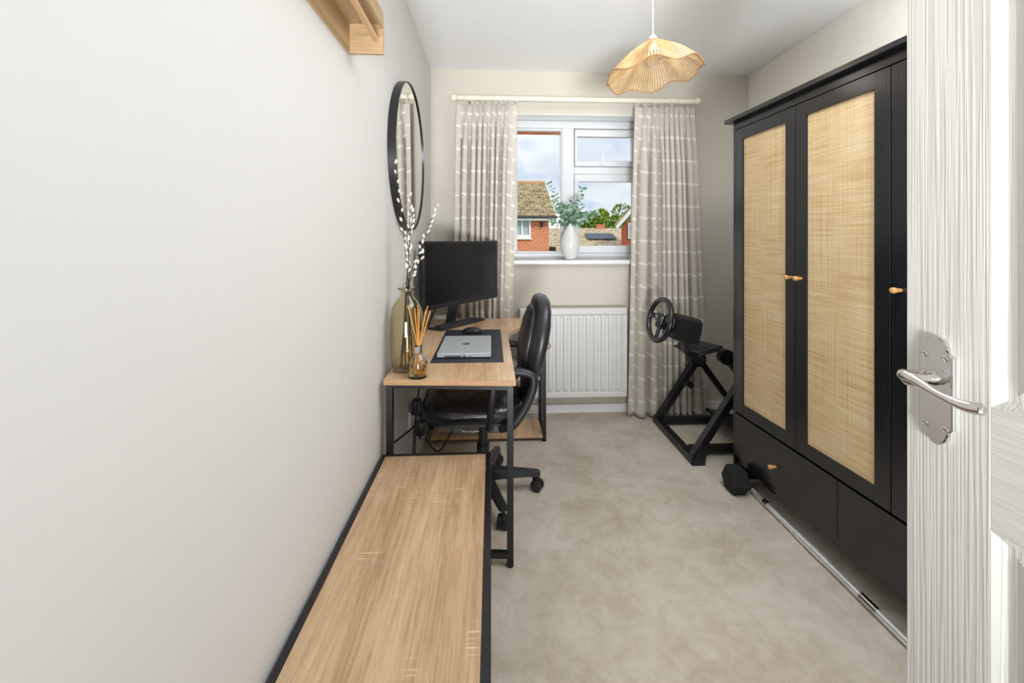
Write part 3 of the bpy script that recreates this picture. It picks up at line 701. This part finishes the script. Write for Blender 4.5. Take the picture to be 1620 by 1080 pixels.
bk = part(ch, 'backrest', B().superslab([(.158, 2.02, .470, .012, .05), (.163, 2.02, .485, .022, .10), (.172, 2.02, .53, .030, .155), (.183, 2.02, .60, .038, .205), (.200, 2.02, .68, .045, .232), (.216, 2.02, .76, .049, .236), (.228, 2.02, .83, .048, .228), (.236, 2.02, .89, .043, .20), (.240, 2.02, .93, .036, .155), (.240, 2.02, .946, .026, .10), (.240, 2.02, .953, .012, .05)], 48, 2.6), M_backl, 80, world=True)
part(ch, 'back_cushion', B().superslab([(.150, 2.02, .56, .012, .11), (.150, 2.02, .62, .026, .15), (.160, 2.02, .72, .030, .17), (.182, 2.02, .82, .026, .165), (.196, 2.02, .88, .018, .13), (.202, 2.02, .905, .006, .07)], 36, 2.6), M_backl, 80, world=True)
part(ch, 'back_support', B().tube(bez([(-.02, 2.015, .375), (.07, 2.015, .368), (.135, 2.015, .385), (.170, 2.015, .44), (.185, 2.015, .52), (.205, 2.015, .62)], 6), [.03]*31, 10), M_bplas, 60, world=True)
for y, yy in ((1.772, 1.80), (2.258, 2.23)):
    pts = bez([(.04, yy, .405), (.09, y, .43), (.135, y, .49), (.172, y, .57), (.178, y, .63), (.14, y, .652), (.085, y, .655), (.04, y, .645), (.012, y, .60), (.0, y, .52), (-.01, yy, .405)], 7)
    arm = part(ch, 'armrest', B().tube(pts, .019, 12), M_bplas, 60, world=True)
part(ch, 'gas_lift', B().cyl((-.04, 2.01, .09), (-.04, 2.01, .24), .030, n=20).cyl((-.04, 2.01, .24), (-.04, 2.01, .39), .022, n=20).box((-.14, 1.94, .368), (.06, 2.08, .388), .004), M_bplas, 40, world=True)
for k in range(5):
    a = R(2+72*k); d = Vector((math.cos(a), math.sin(a), 0)); c = Vector((-.04, 2.01, 0)); q = Vector((-d.y, d.x, 0))
    b = B(); ls = []
    for t, hw, zb, zt in ((.015, .032, .075, .125), (.09, .026, .078, .118), (.20, .020, .078, .106), (.262, .019, .076, .098), (.275, .014, .077, .094)):
        o_ = c+d*t; ls.append(b.loop([o_-q*hw+Vector((0, 0, zb)), o_+q*hw+Vector((0, 0, zb)), o_+q*hw*.8+Vector((0, 0, zt)), o_-q*hw*.8+Vector((0, 0, zt))]))
    b.skin(ls); part(ch, 'base_arm', b, M_bplas, 40, world=True)
    b = B(); o_ = c+d*.262; ax = (q*math.cos(.6)+d*math.sin(.6)); fw = Vector((-ax.y, ax.x, 0))
    for s in (-1, 1):
        p0 = o_+ax*(.006*s)+Vector((0, 0, .0285)); p1 = o_+ax*(.024*s)+Vector((0, 0, .0285)); b.tube([p0, p1-ax*.004*s, p1], [.028, .028, .022], 20)
    b.cyl(o_+Vector((0, 0, .03)), o_+Vector((0, 0, .08)), .008, n=10)
    b.bar(o_-fw*.02+Vector((0, 0, .045)), o_+fw*.024+Vector((0, 0, .045)), .012, .03)
    part(ch, 'caster', b, M_bplas, 40, world=True)

# ================================================================== THINGS ON THE DESK
mn = empty('monitor', (-.232, 2.545, DZ), math.atan2(.533, .399), 'large black widescreen monitor angled in the desk corner', 'monitor')
MW, cx, cy = .666, .0, -.078
sc_ = part(mn, 'housing', B().box((cx-MW/2, cy-.006, .139), (cx+MW/2, cy+.026, .510), .005, seg=2), M_bplas, 40)
part(mn, 'bezel', B().box((cx-MW/2, cy-.014, .495), (cx+MW/2, cy-.004, .510), .002).box((cx-MW/2, cy-.014, .139), (cx+MW/2, cy-.004, .163), .002).box((cx-MW/2, cy-.014, .163), (cx-MW/2+.018, cy-.004, .495), .002).box((cx+MW/2-.018, cy-.014, .163), (cx+MW/2, cy-.004, .495), .002), M_bplas)
part(mn, 'screen', B().box((cx-MW/2+.018, cy-.009, .163), (cx+MW/2-.018, cy-.006, .495)), M_screen)
part(mn, 'stand_neck', B().bar((.03, .05, .006), (.03, -.02, .30), .075, .018, (0, 1, 0), .002), M_gplas)
part(mn, 'base', B().prism([(-.17, -.065), (.225, -.070), (.225, .025), (-.17, .04)], .001, .010, None, .002).prism([(-.16, -.06), (.215, -.065), (.18, .01), (-.13, .02)], .010, .018, None, .002), M_gplas)
part(mn, 'cable_tail', B().tube(bez([(0, .01, .20), (-.02, .03, .13), (-.09, .05, .11), (-.14, .05, .05), (-.18, .03, .006)], 7), .004, 7), M_bplas, 60)
dm = tag(link('desk_mat', B().box((-.257, 1.765, DZ), (.052, 2.395, DZ+.004), .0015).mesh('mat'), M_mat), 'dark blue-grey desk mat under the laptop', 'desk mat')
lp = empty('laptop', (-.118, 1.985, DZ+.004), 0, 'closed silver laptop with round dark logo on the desk mat', 'laptop')
part(lp, 'base', B().box((-.118, -.168, .003), (.116, .168, .014), .003).box((-.10, -.15, 0), (-.08, .15, .003)).box((.08, -.15, 0), (.10, .15, .003)), M_alu)
part(lp, 'lid', B().box((-.118, -.168, .0148), (.116, .168, .0215), .0025, seg=2), M_alu)
for y in (-.105, .105): part(lp, 'hinge', B().cyl((-.119, y-.025, .013), (-.119, y+.025, .013), .006, n=10), M_bplas, 40)
part(lp, 'ports', B().box((-.085, -.1686, .006), (-.015, -.1675, .011)).box((-.005, -.1686, .006), (.006, -.1675, .0115)).box((.02, -.1686, .007), (.03, -.1675, .010)), M_bplas)
part(lp, 'logo', B().lathe([(.019, .0213), (.019, .0220)], n=36), M_logo, 30, label='dark round logo')
def text(s, size, parent, loc, rot, mt, shear=0, ext=.0002, name='lettering'):
    cu = bpy.data.curves.new('t', 'FONT'); cu.body = s; cu.size = size; cu.extrude = ext; cu.shear = shear; cu.align_x = 'CENTER'; cu.align_y = 'CENTER'
    t = bpy.data.objects.new('t', cu); COL.objects.link(t); bpy.context.view_layer.update()
    me = bpy.data.meshes.new_from_object(t.evaluated_get(bpy.context.evaluated_depsgraph_get())); bpy.data.objects.remove(t)
    o = link(name, me, mt, parent); o.location = loc; o.rotation_euler = rot; return o
text('hp', .030, lp, (0, .0, .0222), (0, 0, 0), M_alu, .3)
mo = tag(link('computer_mouse', B().superslab([(0, 0, 0, .052, .028), (0, 0, .012, .054, .030), (0, 0, .024, .046, .025), (0, 0, .031, .030, .016), (0, 0, .033, .012, .007)], 28, 2.4).mesh('mouse', 80), M_bplas), 'black computer mouse behind the laptop', 'mouse')
mo.location = (-.105, 2.30, DZ+.004)

# amber vase with willow
VX, VY = -.338, 1.685
vs = empty('amber_vase', (VX, VY, DZ), 0, 'tall olive-amber glass bottle vase at the front corner of the desk', 'vase')
prof = [(.030, 0), (.048, .004), (.059, .022), (.064, .06), (.066, .13), (.065, .20), (.059, .245), (.044, .275), (.028, .291), (.0235, .302), (.0235, .318), (.035, .322), (.035, .326), (.021, .325), (.0205, .300), (.026, .287), (.042, .271), (.056, .243), (.062, .20), (.063, .13), (.061, .06), (.056, .024), (.045, .008), (.02, .006)]
part(vs, 'glass_body', B().lathe(prof, n=40), M_amber, 50)
part(vs, 'carry_loop', B().tube(bez([(-.012, -.005, .31), (-.013, -.004, .335), (0, 0, .347), (.013, .004, .335), (.012, .005, .31)], 6), .003, 8), M_amber, 60)
wb = empty('willow_stems', (VX, VY, DZ+.01), 0, 'brown pussy willow stems with pale catkins standing in the amber vase', 'branch')
ckm = B().lathe([(.0008, 0), (.0038, .003), (.0050, .009), (.0040, .015), (.0015, .0195)], n=8).mesh('catkin', 80)
stems = [((-.386, 1.68, 1.535), (-.365, 1.0), 11), ((-.326, 1.70, 1.405), (-.341, 1.0), 12), ((-.307, 1.66, 1.335), (-.337, 1.0), 12), ((-.220, 1.71, 1.360), (-.312, 1.1), 13), ((-.330, 1.64, 1.25), (-.348, 1.0), 7), ((-.268, 1.67, 1.17), (-.32, 1.05), 6)]
rnd = random.Random(5)
for (tip, md, nc) in stems:
    tip = Vector(tip); bot = Vector((VX+rnd.uniform(-.03, .03), VY+rnd.uniform(-.02, .02), DZ+.012)); neck = Vector((VX+rnd.uniform(-.008, .008), VY+rnd.uniform(-.008, .008), DZ+.318))
    m1 = neck.lerp(tip, .5)+Vector((rnd.uniform(-.008, .008), rnd.uniform(-.008, .008), 0))
    pts = bez([bot, neck, m1, tip], 10)
    st = part(wb, 'stem', B().tube(pts, [.0028*(1-.55*i/(len(pts)-1)) for i in range(len(pts))], 6), M_twig, 60, world=True)
    for k in range(nc):
        f = .46+.54*(k+.6)/nc; ii = min(len(pts)-2, int(10*.33+f*(len(pts)-1)*.0+f*(len(pts)-1)))
        ii = min(len(pts)-2, int(f*(len(pts)-1))); fr_ = f*(len(pts)-1)-ii
        p = pts[ii].lerp(pts[ii+1], fr_); d = (pts[ii+1]-pts[ii]).normalized()
        sd = d.orthogonal().normalized(); sd.rotate(Matrix.Rotation(rnd.uniform(0, 6.28), 3, d))
        dr = (d+sd*.55).normalized()
        c = link('catkin', ckm, M_catkin, st); c.location = p+sd*.001-Vector(wb.location); s_ = rnd.uniform(.85, 1.15)
        c.rotation_mode = 'QUATERNION'; c.rotation_quaternion = dr.to_track_quat('Z', 'Y'); c.scale = (s_, s_, s_)
# reed diffuser
df = empty('reed_diffuser', (-.276, 1.592, DZ), 0, 'clear glass reed diffuser bottle with silver collar and orange reeds', 'diffuser')
part(df, 'bottle', B().lathe([(.030, 0), (.034, .003), (.0345, .03), (.0345, .062), (.030, .074), (.018, .086), (.0155, .092), (.0155, .114), (.0125, .114), (.0125, .092), (.016, .084), (.028, .071), (.0315, .061), (.0315, .03), (.031, .008), (.01, .006)], n=32), M_clear, 40)
part(df, 'oil', B().lathe([(.010, .0065), (.0308, .0085), (.0312, .03), (.0312, .040)], n=32), M_oil, 40, label='golden oil filling the lower bottle')
part(df, 'collar', B().lathe([(.0165, .094), (.0165, .117), (.0120, .117), (.0120, .094)], n=24, cap0=False, cap1=False), M_chrome, 40, label='silver collar')
for k, (tx, ty, tz) in enumerate(((-.040, .01, .268), (-.012, -.01, .262), (-.004, .012, .270), (.006, -.006, .258), (.034, .008, .268), (.030, -.010, .255), (.044, .0, .250))):
    part(df, 'reed', B().cyl((-tx*.6, -ty*.6, .010), (tx, ty, tz), .0019, n=6), M_reed, 60)

# ================================================================== SILL VASE WITH EUCALYPTUS
sv = empty('white_vase', (.565, 2.965, 1.074), 0, 'slim white ceramic vase on the window sill', 'vase')
part(sv, 'body', B().lathe([(.026, 0), (.034, .004), (.052, .04), (.066, .085), (.069, .115), (.062, .155), (.046, .195), (.034, .225), (.030, .245), (.033, .258), (.029, .258), (.027, .24), (.040, .19), (.05, .12), (.02, .02)], n=36), M_ceram, 60)
eu = empty('eucalyptus_stems', (.565, 2.965, 1.10), 0, 'bunch of grey-green eucalyptus stems in the white window vase', 'plant')
lf = B(); n_ = 9
c0 = [(.0165*math.cos(a)+.0165, .0155*math.sin(a), .002*math.cos(2*a)) for a in [2*math.pi*k/n_ for k in range(n_)]]
lf.bm.faces.new(lf.loop(c0)); lfm = lf.mesh('leaf', 80)
rnd = random.Random(21)
tips = [((.405, 2.93, 1.625), 13), ((.43, 2.90, 1.50), 10), ((.400, 2.96, 1.36), 8), ((.47, 2.93, 1.42), 9), ((.53, 2.90, 1.46), 9), ((.575, 2.93, 1.52), 9), ((.645, 2.92, 1.590), 11), ((.655, 2.95, 1.47), 9), ((.700, 2.93, 1.42), 8), ((.770, 2.96, 1.415), 10), ((.60, 2.88, 1.40), 8), ((.50, 2.90, 1.34), 8), ((.63, 2.90, 1.35), 8)]
for (tp, nl) in tips:
    tp = Vector(tp); neck = Vector((.565+rnd.uniform(-.012, .012), 2.965+rnd.uniform(-.01, .01), 1.33)); bot = Vector((.565+rnd.uniform(-.02, .02), 2.965, 1.11))
    mdp = neck.lerp(tp, .5)+Vector((0, 0, -.012))
    pts = bez([bot, neck, mdp, tp], 8)
    st = part(eu, 'stem', B().tube(pts, .0016, 5), M_euc, 60, world=True)
    for k in range(nl):
        f = .42+.58*(k+.5)/nl; g = f*(len(pts)-1); ii = min(len(pts)-2, int(g)); p = pts[ii].lerp(pts[ii+1], g-ii); d = (pts[ii+1]-pts[ii]).normalized()
        ph = rnd.uniform(0, 6.28)
        for s in (0, math.pi):
            sd = d.orthogonal().normalized(); sd.rotate(Matrix.Rotation(ph+s, 3, d)); dr = (sd+d*.35).normalized()
            l_ = link('leaf', lfm, M_euc, st); l_.location = p-Vector(eu.location); sc = rnd.uniform(.8, 1.25)*(1.15-.3*f)
            l_.rotation_mode = 'QUATERNION'; l_.rotation_quaternion = dr.to_track_quat('X', 'Z') @ Matrix.Rotation(rnd.uniform(-1, 1), 3, 'X').to_quaternion(); l_.scale = (sc, sc, sc)

# ================================================================== WALL MIRROR
mr = empty('round_mirror', (XL, 2.055, 1.614), 0, 'round wall mirror with deep black rim on the left wall', 'mirror')
Mx = Matrix.Rotation(R(90), 4, 'Y')
part(mr, 'frame', B().lathe([(.352, .001), (.352, .036), (.3475, .036), (.3475, .001)], n=96, cap0=False, cap1=False, M=Mx), M_black, 40)
part(mr, 'backing', B().lathe([(.347, .002), (.347, .026)], n=96, M=Mx), M_black, 40)
part(mr, 'mirror_glass', B().lathe([(.347, .0265), (.347, .030)], n=96, M=Mx), M_mirror, 30, label='silvered mirror glass')

# ================================================================== WALL SHELF WITH ROD
sh = empty('wall_shelf', (XL, .8, 1.86), 0, 'oak-look wall shelf with hanging rod, high on the left wall', 'shelf')
part(sh, 'shelf_board', B().box((XL, .20, 1.850), (-.318, 1.253, 1.866), .001), M_shelf, world=True)
part(sh, 'end_panel', B().box((XL, 1.241, 1.764), (-.318, 1.2535, 1.8505), .001), M_shelfx, world=True)
part(sh, 'front_lip', B().box((-.326, .20, 1.8385), (-.317, 1.2415, 1.885), .001), M_shelf, world=True)
part(sh, 'back_rail', B().box((XL, .20, 1.764), (XL+.006, 1.241, 1.8505)), M_shelf, world=True)
part(sh, 'hanging_rod', B().cyl((-.338, .20, 1.806), (-.338, 1.242, 1.806), .0085, n=14), M_dowel, 40, world=True)

# ================================================================== PENDANT
PX, PYY = .728, 1.85
pd = empty('pendant_lamp', (PX, PYY, 2.40), 0, 'wavy natural cane pendant lamp hanging from the ceiling', 'lamp')
part(pd, 'cord', B().cyl((0, 0, 0), (0, 0, -.265), .0028, n=8), M_cord, 40)
part(pd, 'ceiling_rose', B().lathe([(.045, -.001), (.045, -.010), (.02, -.028), (.006, -.032)], n=28), M_white, 50)
part(pd, 'lamp_holder', B().lathe([(.006, -.255), (.014, -.266), (.022, -.285), (.022, -.305), (.016, -.325)], n=20), M_white, 50)
def rim(a):
    wv = math.cos(7*a+.9)
    return (.209+.005*math.cos(3*a+1), -.440+.014*wv+.036*math.cos(a)*.62, wv)
def cane(a, t):
    r, z, wv = rim(a)
    rr = .020+(r-.020)*t; zt = -.283
    zz = zt+(z-zt)*(t**1.15)+.012*wv*math.sin(math.pi*t)*t
    return Vector((rr*math.cos(a), rr*math.sin(a), zz))
NC = 96
for lo in range(0, 1):
    b = B()
    for k in range(NC):
        a = 2*math.pi*k/NC; hw = math.pi/NC*.62
        ls = []
        for t in (0, .2, .4, .6, .8, 1):
            p0, p1 = cane(a-hw, t), cane(a+hw, t); th = Vector((0, 0, .0016))
            ls.append(b.loop([p0, p1, p1+th, p0+th]))
        b.skin(ls)
    part(pd, 'cane_cords', b, M_cane, kind='stuff', label='radial cane cords of the shade')
part(pd, 'shade_rim', B().tube([cane(2*math.pi*k/140, 1) for k in range(140)], .0028, 6, closed=True), M_canerim, 60)
part(pd, 'inner_ring', B().tube([cane(2*math.pi*k/60, .42)-Vector((0, 0, .003)) for k in range(60)], .002, 6, closed=True).tube([cane(2*math.pi*k/40, .02) for k in range(40)], .003, 6, closed=True), M_canerim, 60)
part(pd, 'bulb', B().lathe([(.008, -.325), (.014, -.335), (.022, -.352), (.0255, -.370), (.022, -.388), (.012, -.398), (.002, -.401)], n=24), M_bulb, 70)
part(pd, 'filament', B().tube(bez([(-.003, 0, -.335), (-.008, 0, -.365), (0, 0, -.372), (.008, 0, -.365), (.003, 0, -.335)], 5), .001, 5), M_brass, 60)

# ================================================================== WHEEL STAND
ws = empty('wheel_stand', (1.3, 2.5, 0), 0, 'black folding steering wheel stand beside the wardrobe', 'stand')
part(ws, 'base_rail', B().bar((1.10, 2.20, .022), (1.10, 2.74, .022), .044, .040, bev=.002), M_black, world=True)
for y in (2.31, 2.69): part(ws, 'base_crossbar', B().bar((1.12, y, .034), (1.66, y, .034), .042, .036, bev=.002), M_black, world=True)
for y in (2.225, 2.71):
    part(ws, 'leg', B().bar((1.095, y, .025), (1.370, y, .435), .042, .042, (0, 1, 0), .002), M_black, world=True)
    part(ws, 'leg', B().bar((1.36, y-.01, .445), (1.66, y-.01, .04), .034, .034, (0, 1, 0), .002), M_black, world=True)
part(ws, 'foot_bracket', B().prism([(1.078, 0), (1.15, 0), (1.165, .11), (1.13, .12)], 2.195, 2.200, Matrix(((1, 0, 0, 0), (0, 0, 1, 0), (0, 1, 0, 0), (0, 0, 0, 1)))), M_black, world=True)
part(ws, 'pivot_disc', B().cyl((1.355, 2.665, .435), (1.355, 2.745, .435), .05, n=28), M_black, 40, world=True)
part(ws, 'deck_arm', B().bar((1.36, 2.67, .43), (1.20, 2.57, .545), .05, .075, (0, 1, 0), .003), M_black, world=True)
part(ws, 'deck_arm', B().bar((1.50, 2.38, .37), (1.375, 2.42, .535), .03, .05, (0, 1, 0), .003), M_black, world=True)
part(ws, 'pivot_disc', B().cyl((1.385, 2.385, .525), (1.385, 2.425, .525), .045, n=28), M_black, 40, world=True)
part(ws, 'clamp_knob', B().bar((1.24, 2.69, .285), (1.30, 2.68, .27), .02, .028, bev=.004).cyl((1.30, 2.66, .268), (1.30, 2.70, .268), .02, n=18), M_black, 40, world=True)
dN, dR, dL = Vector((1.226, 2.40, .556)), Vector((1.405, 2.465, .574)), Vector((1.245, 2.62, .558))
dx_ = (dR-dN).normalized(); dz_ = dx_.cross((dL-dN).normalized()).normalized(); dy_ = dz_.cross(dx_)
Md = Matrix(((*dx_, 0), (*dy_, 0), (*dz_, 0), (0, 0, 0, 1))).transposed(); Md.translation = dN
part(ws, 'deck', B().box((-.005, 0, -.010), (.188, .205, .0), .002, Md).box((-.005, 0, -.026), (.188, .006, .0), .001, Md).box((.182, 0, -.026), (.188, .205, .0), .001, Md), M_gplas, world=True)
part(ws, 'deck_pad', B().box((.04, .03, .0), (.13, .075, .004), .002, Md), M_bplas, world=True)
rwl = empty('racing_wheel', (1.17, 2.50, .60), 0, 'black racing game steering wheel clamped to the stand deck', 'steering wheel')
axis = Vector((-.965, -.10, .24)).normalized()
zq = axis.to_track_quat('Z', 'Y').to_matrix().to_4x4()
# make local y as close to up as possible
upv = (Vector((0, 0, 1))-axis*axis.z).normalized(); xv = upv.cross(axis)
Mw = Matrix(((*xv, 0), (*upv, 0), (*axis, 0), (0, 0, 0, 1))).transposed(); Mw.translation = Vector((1.013, 2.47, .735))
def wpart(nm, b, mt, sm=None, par=rwl, **k):
    me = b.mesh(nm, sm); me.transform(Mw); me.transform(Matrix.Translation(-rwl.location)); o = link(nm, me, mt, par)
    for kk, v in k.items(): o[kk] = v
    return o
def rimr(a): return .125 - (.008 if -2.2 < a < -.94 else 0)
rim_o = wpart('wheel_rim', B().tube([(rimr(a-2*math.pi if a > math.pi else a)*math.cos(a), .125*math.sin(a), 0) for a in [2*math.pi*k/64 for k in range(64)]], .0155, 14, closed=True), M_leather, 80)
hub = wpart('hub', B().prism([(-.052, .030), (-.020, .040), (.020, .040), (.052, .030), (.046, -.015), (.030, -.048), (-.030, -.048), (-.046, -.015)], -.028, .004, None, .004).lathe([(.022, .004), (.020, .010), (.012, .011)], n=24), M_bplas, 30)
wpart('spoke', B().bar((-.045, .012, -.01), (-.128, .018, 0), .010, .030, (0, 1, 0), .002).bar((.045, .012, -.01), (.128, .018, 0), .010, .030, (0, 1, 0), .002), M_bplas)
wpart('spoke', B().bar((0, -.04, -.01), (0, -.128, 0), .036, .008, (0, 0, 1), .002), M_bplas)
for x, y in ((-.042, .018), (-.030, .018), (.042, .018), (.030, .018), (-.036, .004), (.036, .004), (-.03, -.012), (.03, -.012), (-.02, -.032), (.02, -.032), (-.05, .04), (.05, .04)):
    wpart('button', B().lathe([(.0042, .003), (.004, .0072), (.002, .008)], (x, y, 0), 10), M_wmark if abs(x) > .028 else M_bplas, 40, hub)
wpart('rim_marker', B().box((-.008, -.149, -.004), (.008, -.144, .012), .001), M_wmark, label='small white marker at the bottom of the rim')
wpart('centre_badge', B().lathe([(.009, .0105), (.008, .0125)], n=18), M_gplas, 30, hub)
wpart('shifter_paddle', B().box((-.10, -.02, -.038), (-.05, .03, -.033), .002).box((.05, -.02, -.038), (.10, .03, -.033), .002), M_steel)
wpart('shaft', B().cyl((0, 0, -.10), (0, 0, -.02), .036, .030, 24), M_bplas, 40)
wpart('motor_base', B().prism([(-.075, -.088), (.070, -.088), (.078, -.02), (.070, .040), (.040, .058), (-.045, .060), (-.075, .035)], -.235, -.075, None, .006), M_bplas, 35)
wpart('motor_collar', B().lathe([(.045, -.075), (.050, -.065), (.044, -.045), (.034, -.035)], (0, -.008, 0), 28), M_bplas, 50)
part(rwl, 'clamp_tongue', B().bar((1.16, 2.46, .62), (1.165, 2.46, .545), .07, .03, (1, 0, 0), .004), M_bplas, world=True)
wpart('side_badge', B().box((-.079, .028, -.228), (-.076, .036, -.212)), M_red, label='small dark red badge')
pdl = empty('pedal_set', (1.58, 2.50, .05), 0, 'black floor pedal set on the wheel stand, half behind the wardrobe', 'pedals')
Mp_ = Matrix.Translation((1.52, 2.50, .085)) @ Matrix.Rotation(R(14), 4, 'Y')
part(pdl, 'footplate', B().box((-.13, -.16, -.012), (.12, .16, .006), .004, Mp_), M_bplas, world=True)
part(pdl, 'housing', B().box((.09, -.15, -.01), (.20, .15, .07), .01, Mp_), M_bplas, world=True)
for y in (-.09, 0, .09): part(pdl, 'pedal', B().bar(Mp_ @ Vector((.09, y, .02)), Mp_ @ Vector((.0, y, .11)), .04, .006, (0, 0, 1), .002), M_bplas, world=True)

# ================================================================== WEIGHTS
br = empty('weight_bar', (1.243, 1.5, .0165), 0, 'long chrome weightlifting bar lying on the carpet in front of the wardrobe', 'bar')
pA, pB = Vector((1.252, 1.962, .0165)), Vector((1.240, .90, .0165))
def seg(a, b_, r, nm, mt, n=20): part(br, nm, B().cyl(pA.lerp(pB, a), pA.lerp(pB, b_), r, n=n), mt, 40, world=True)
seg(0.02, 1, .0135, 'shaft', M_steel)
part(br, 'end_cap', B().lathe([(.004, 0), (.013, .004), (.014, .012), (.012, .02)], n=20, M=Matrix.Translation(pA) @ Matrix.Rotation(R(90), 4, 'X')), M_chrome, 50, world=True)
for a, b_ in ((.30, .44), (.80, .9)): seg(a, b_, .0165, 'sleeve', M_steel)
for a, b_ in ((.10, .13), (.58, .64)): seg(a, b_, .0142, 'grip_band', M_chrome)
db = empty('hex_dumbbell', (1.185, 1.965, 0), 0, 'black rubber hexagonal dumbbell by the front corner of the wardrobe', 'dumbbell')
def hexh(x0, x1):
    b = B(); ls = []
    for x, k in ((x0, .80), (x0+.012, 1), (x1-.012, 1), (x1, .80)):
        ls.append(b.loop([(x, .0665*k*math.cos(a), .0578+.0665*k*math.sin(a)) for a in [math.pi/3*q for q in range(6)]]))
    return b.skin(ls)
part(db, 'head', hexh(-.045, .038), M_rubber); part(db, 'head', hexh(.155, .238), M_rubber)
part(db, 'grip', B().cyl((.036, 0, .0578), (.157, 0, .0578), .0145, n=18), M_chrome, 40)
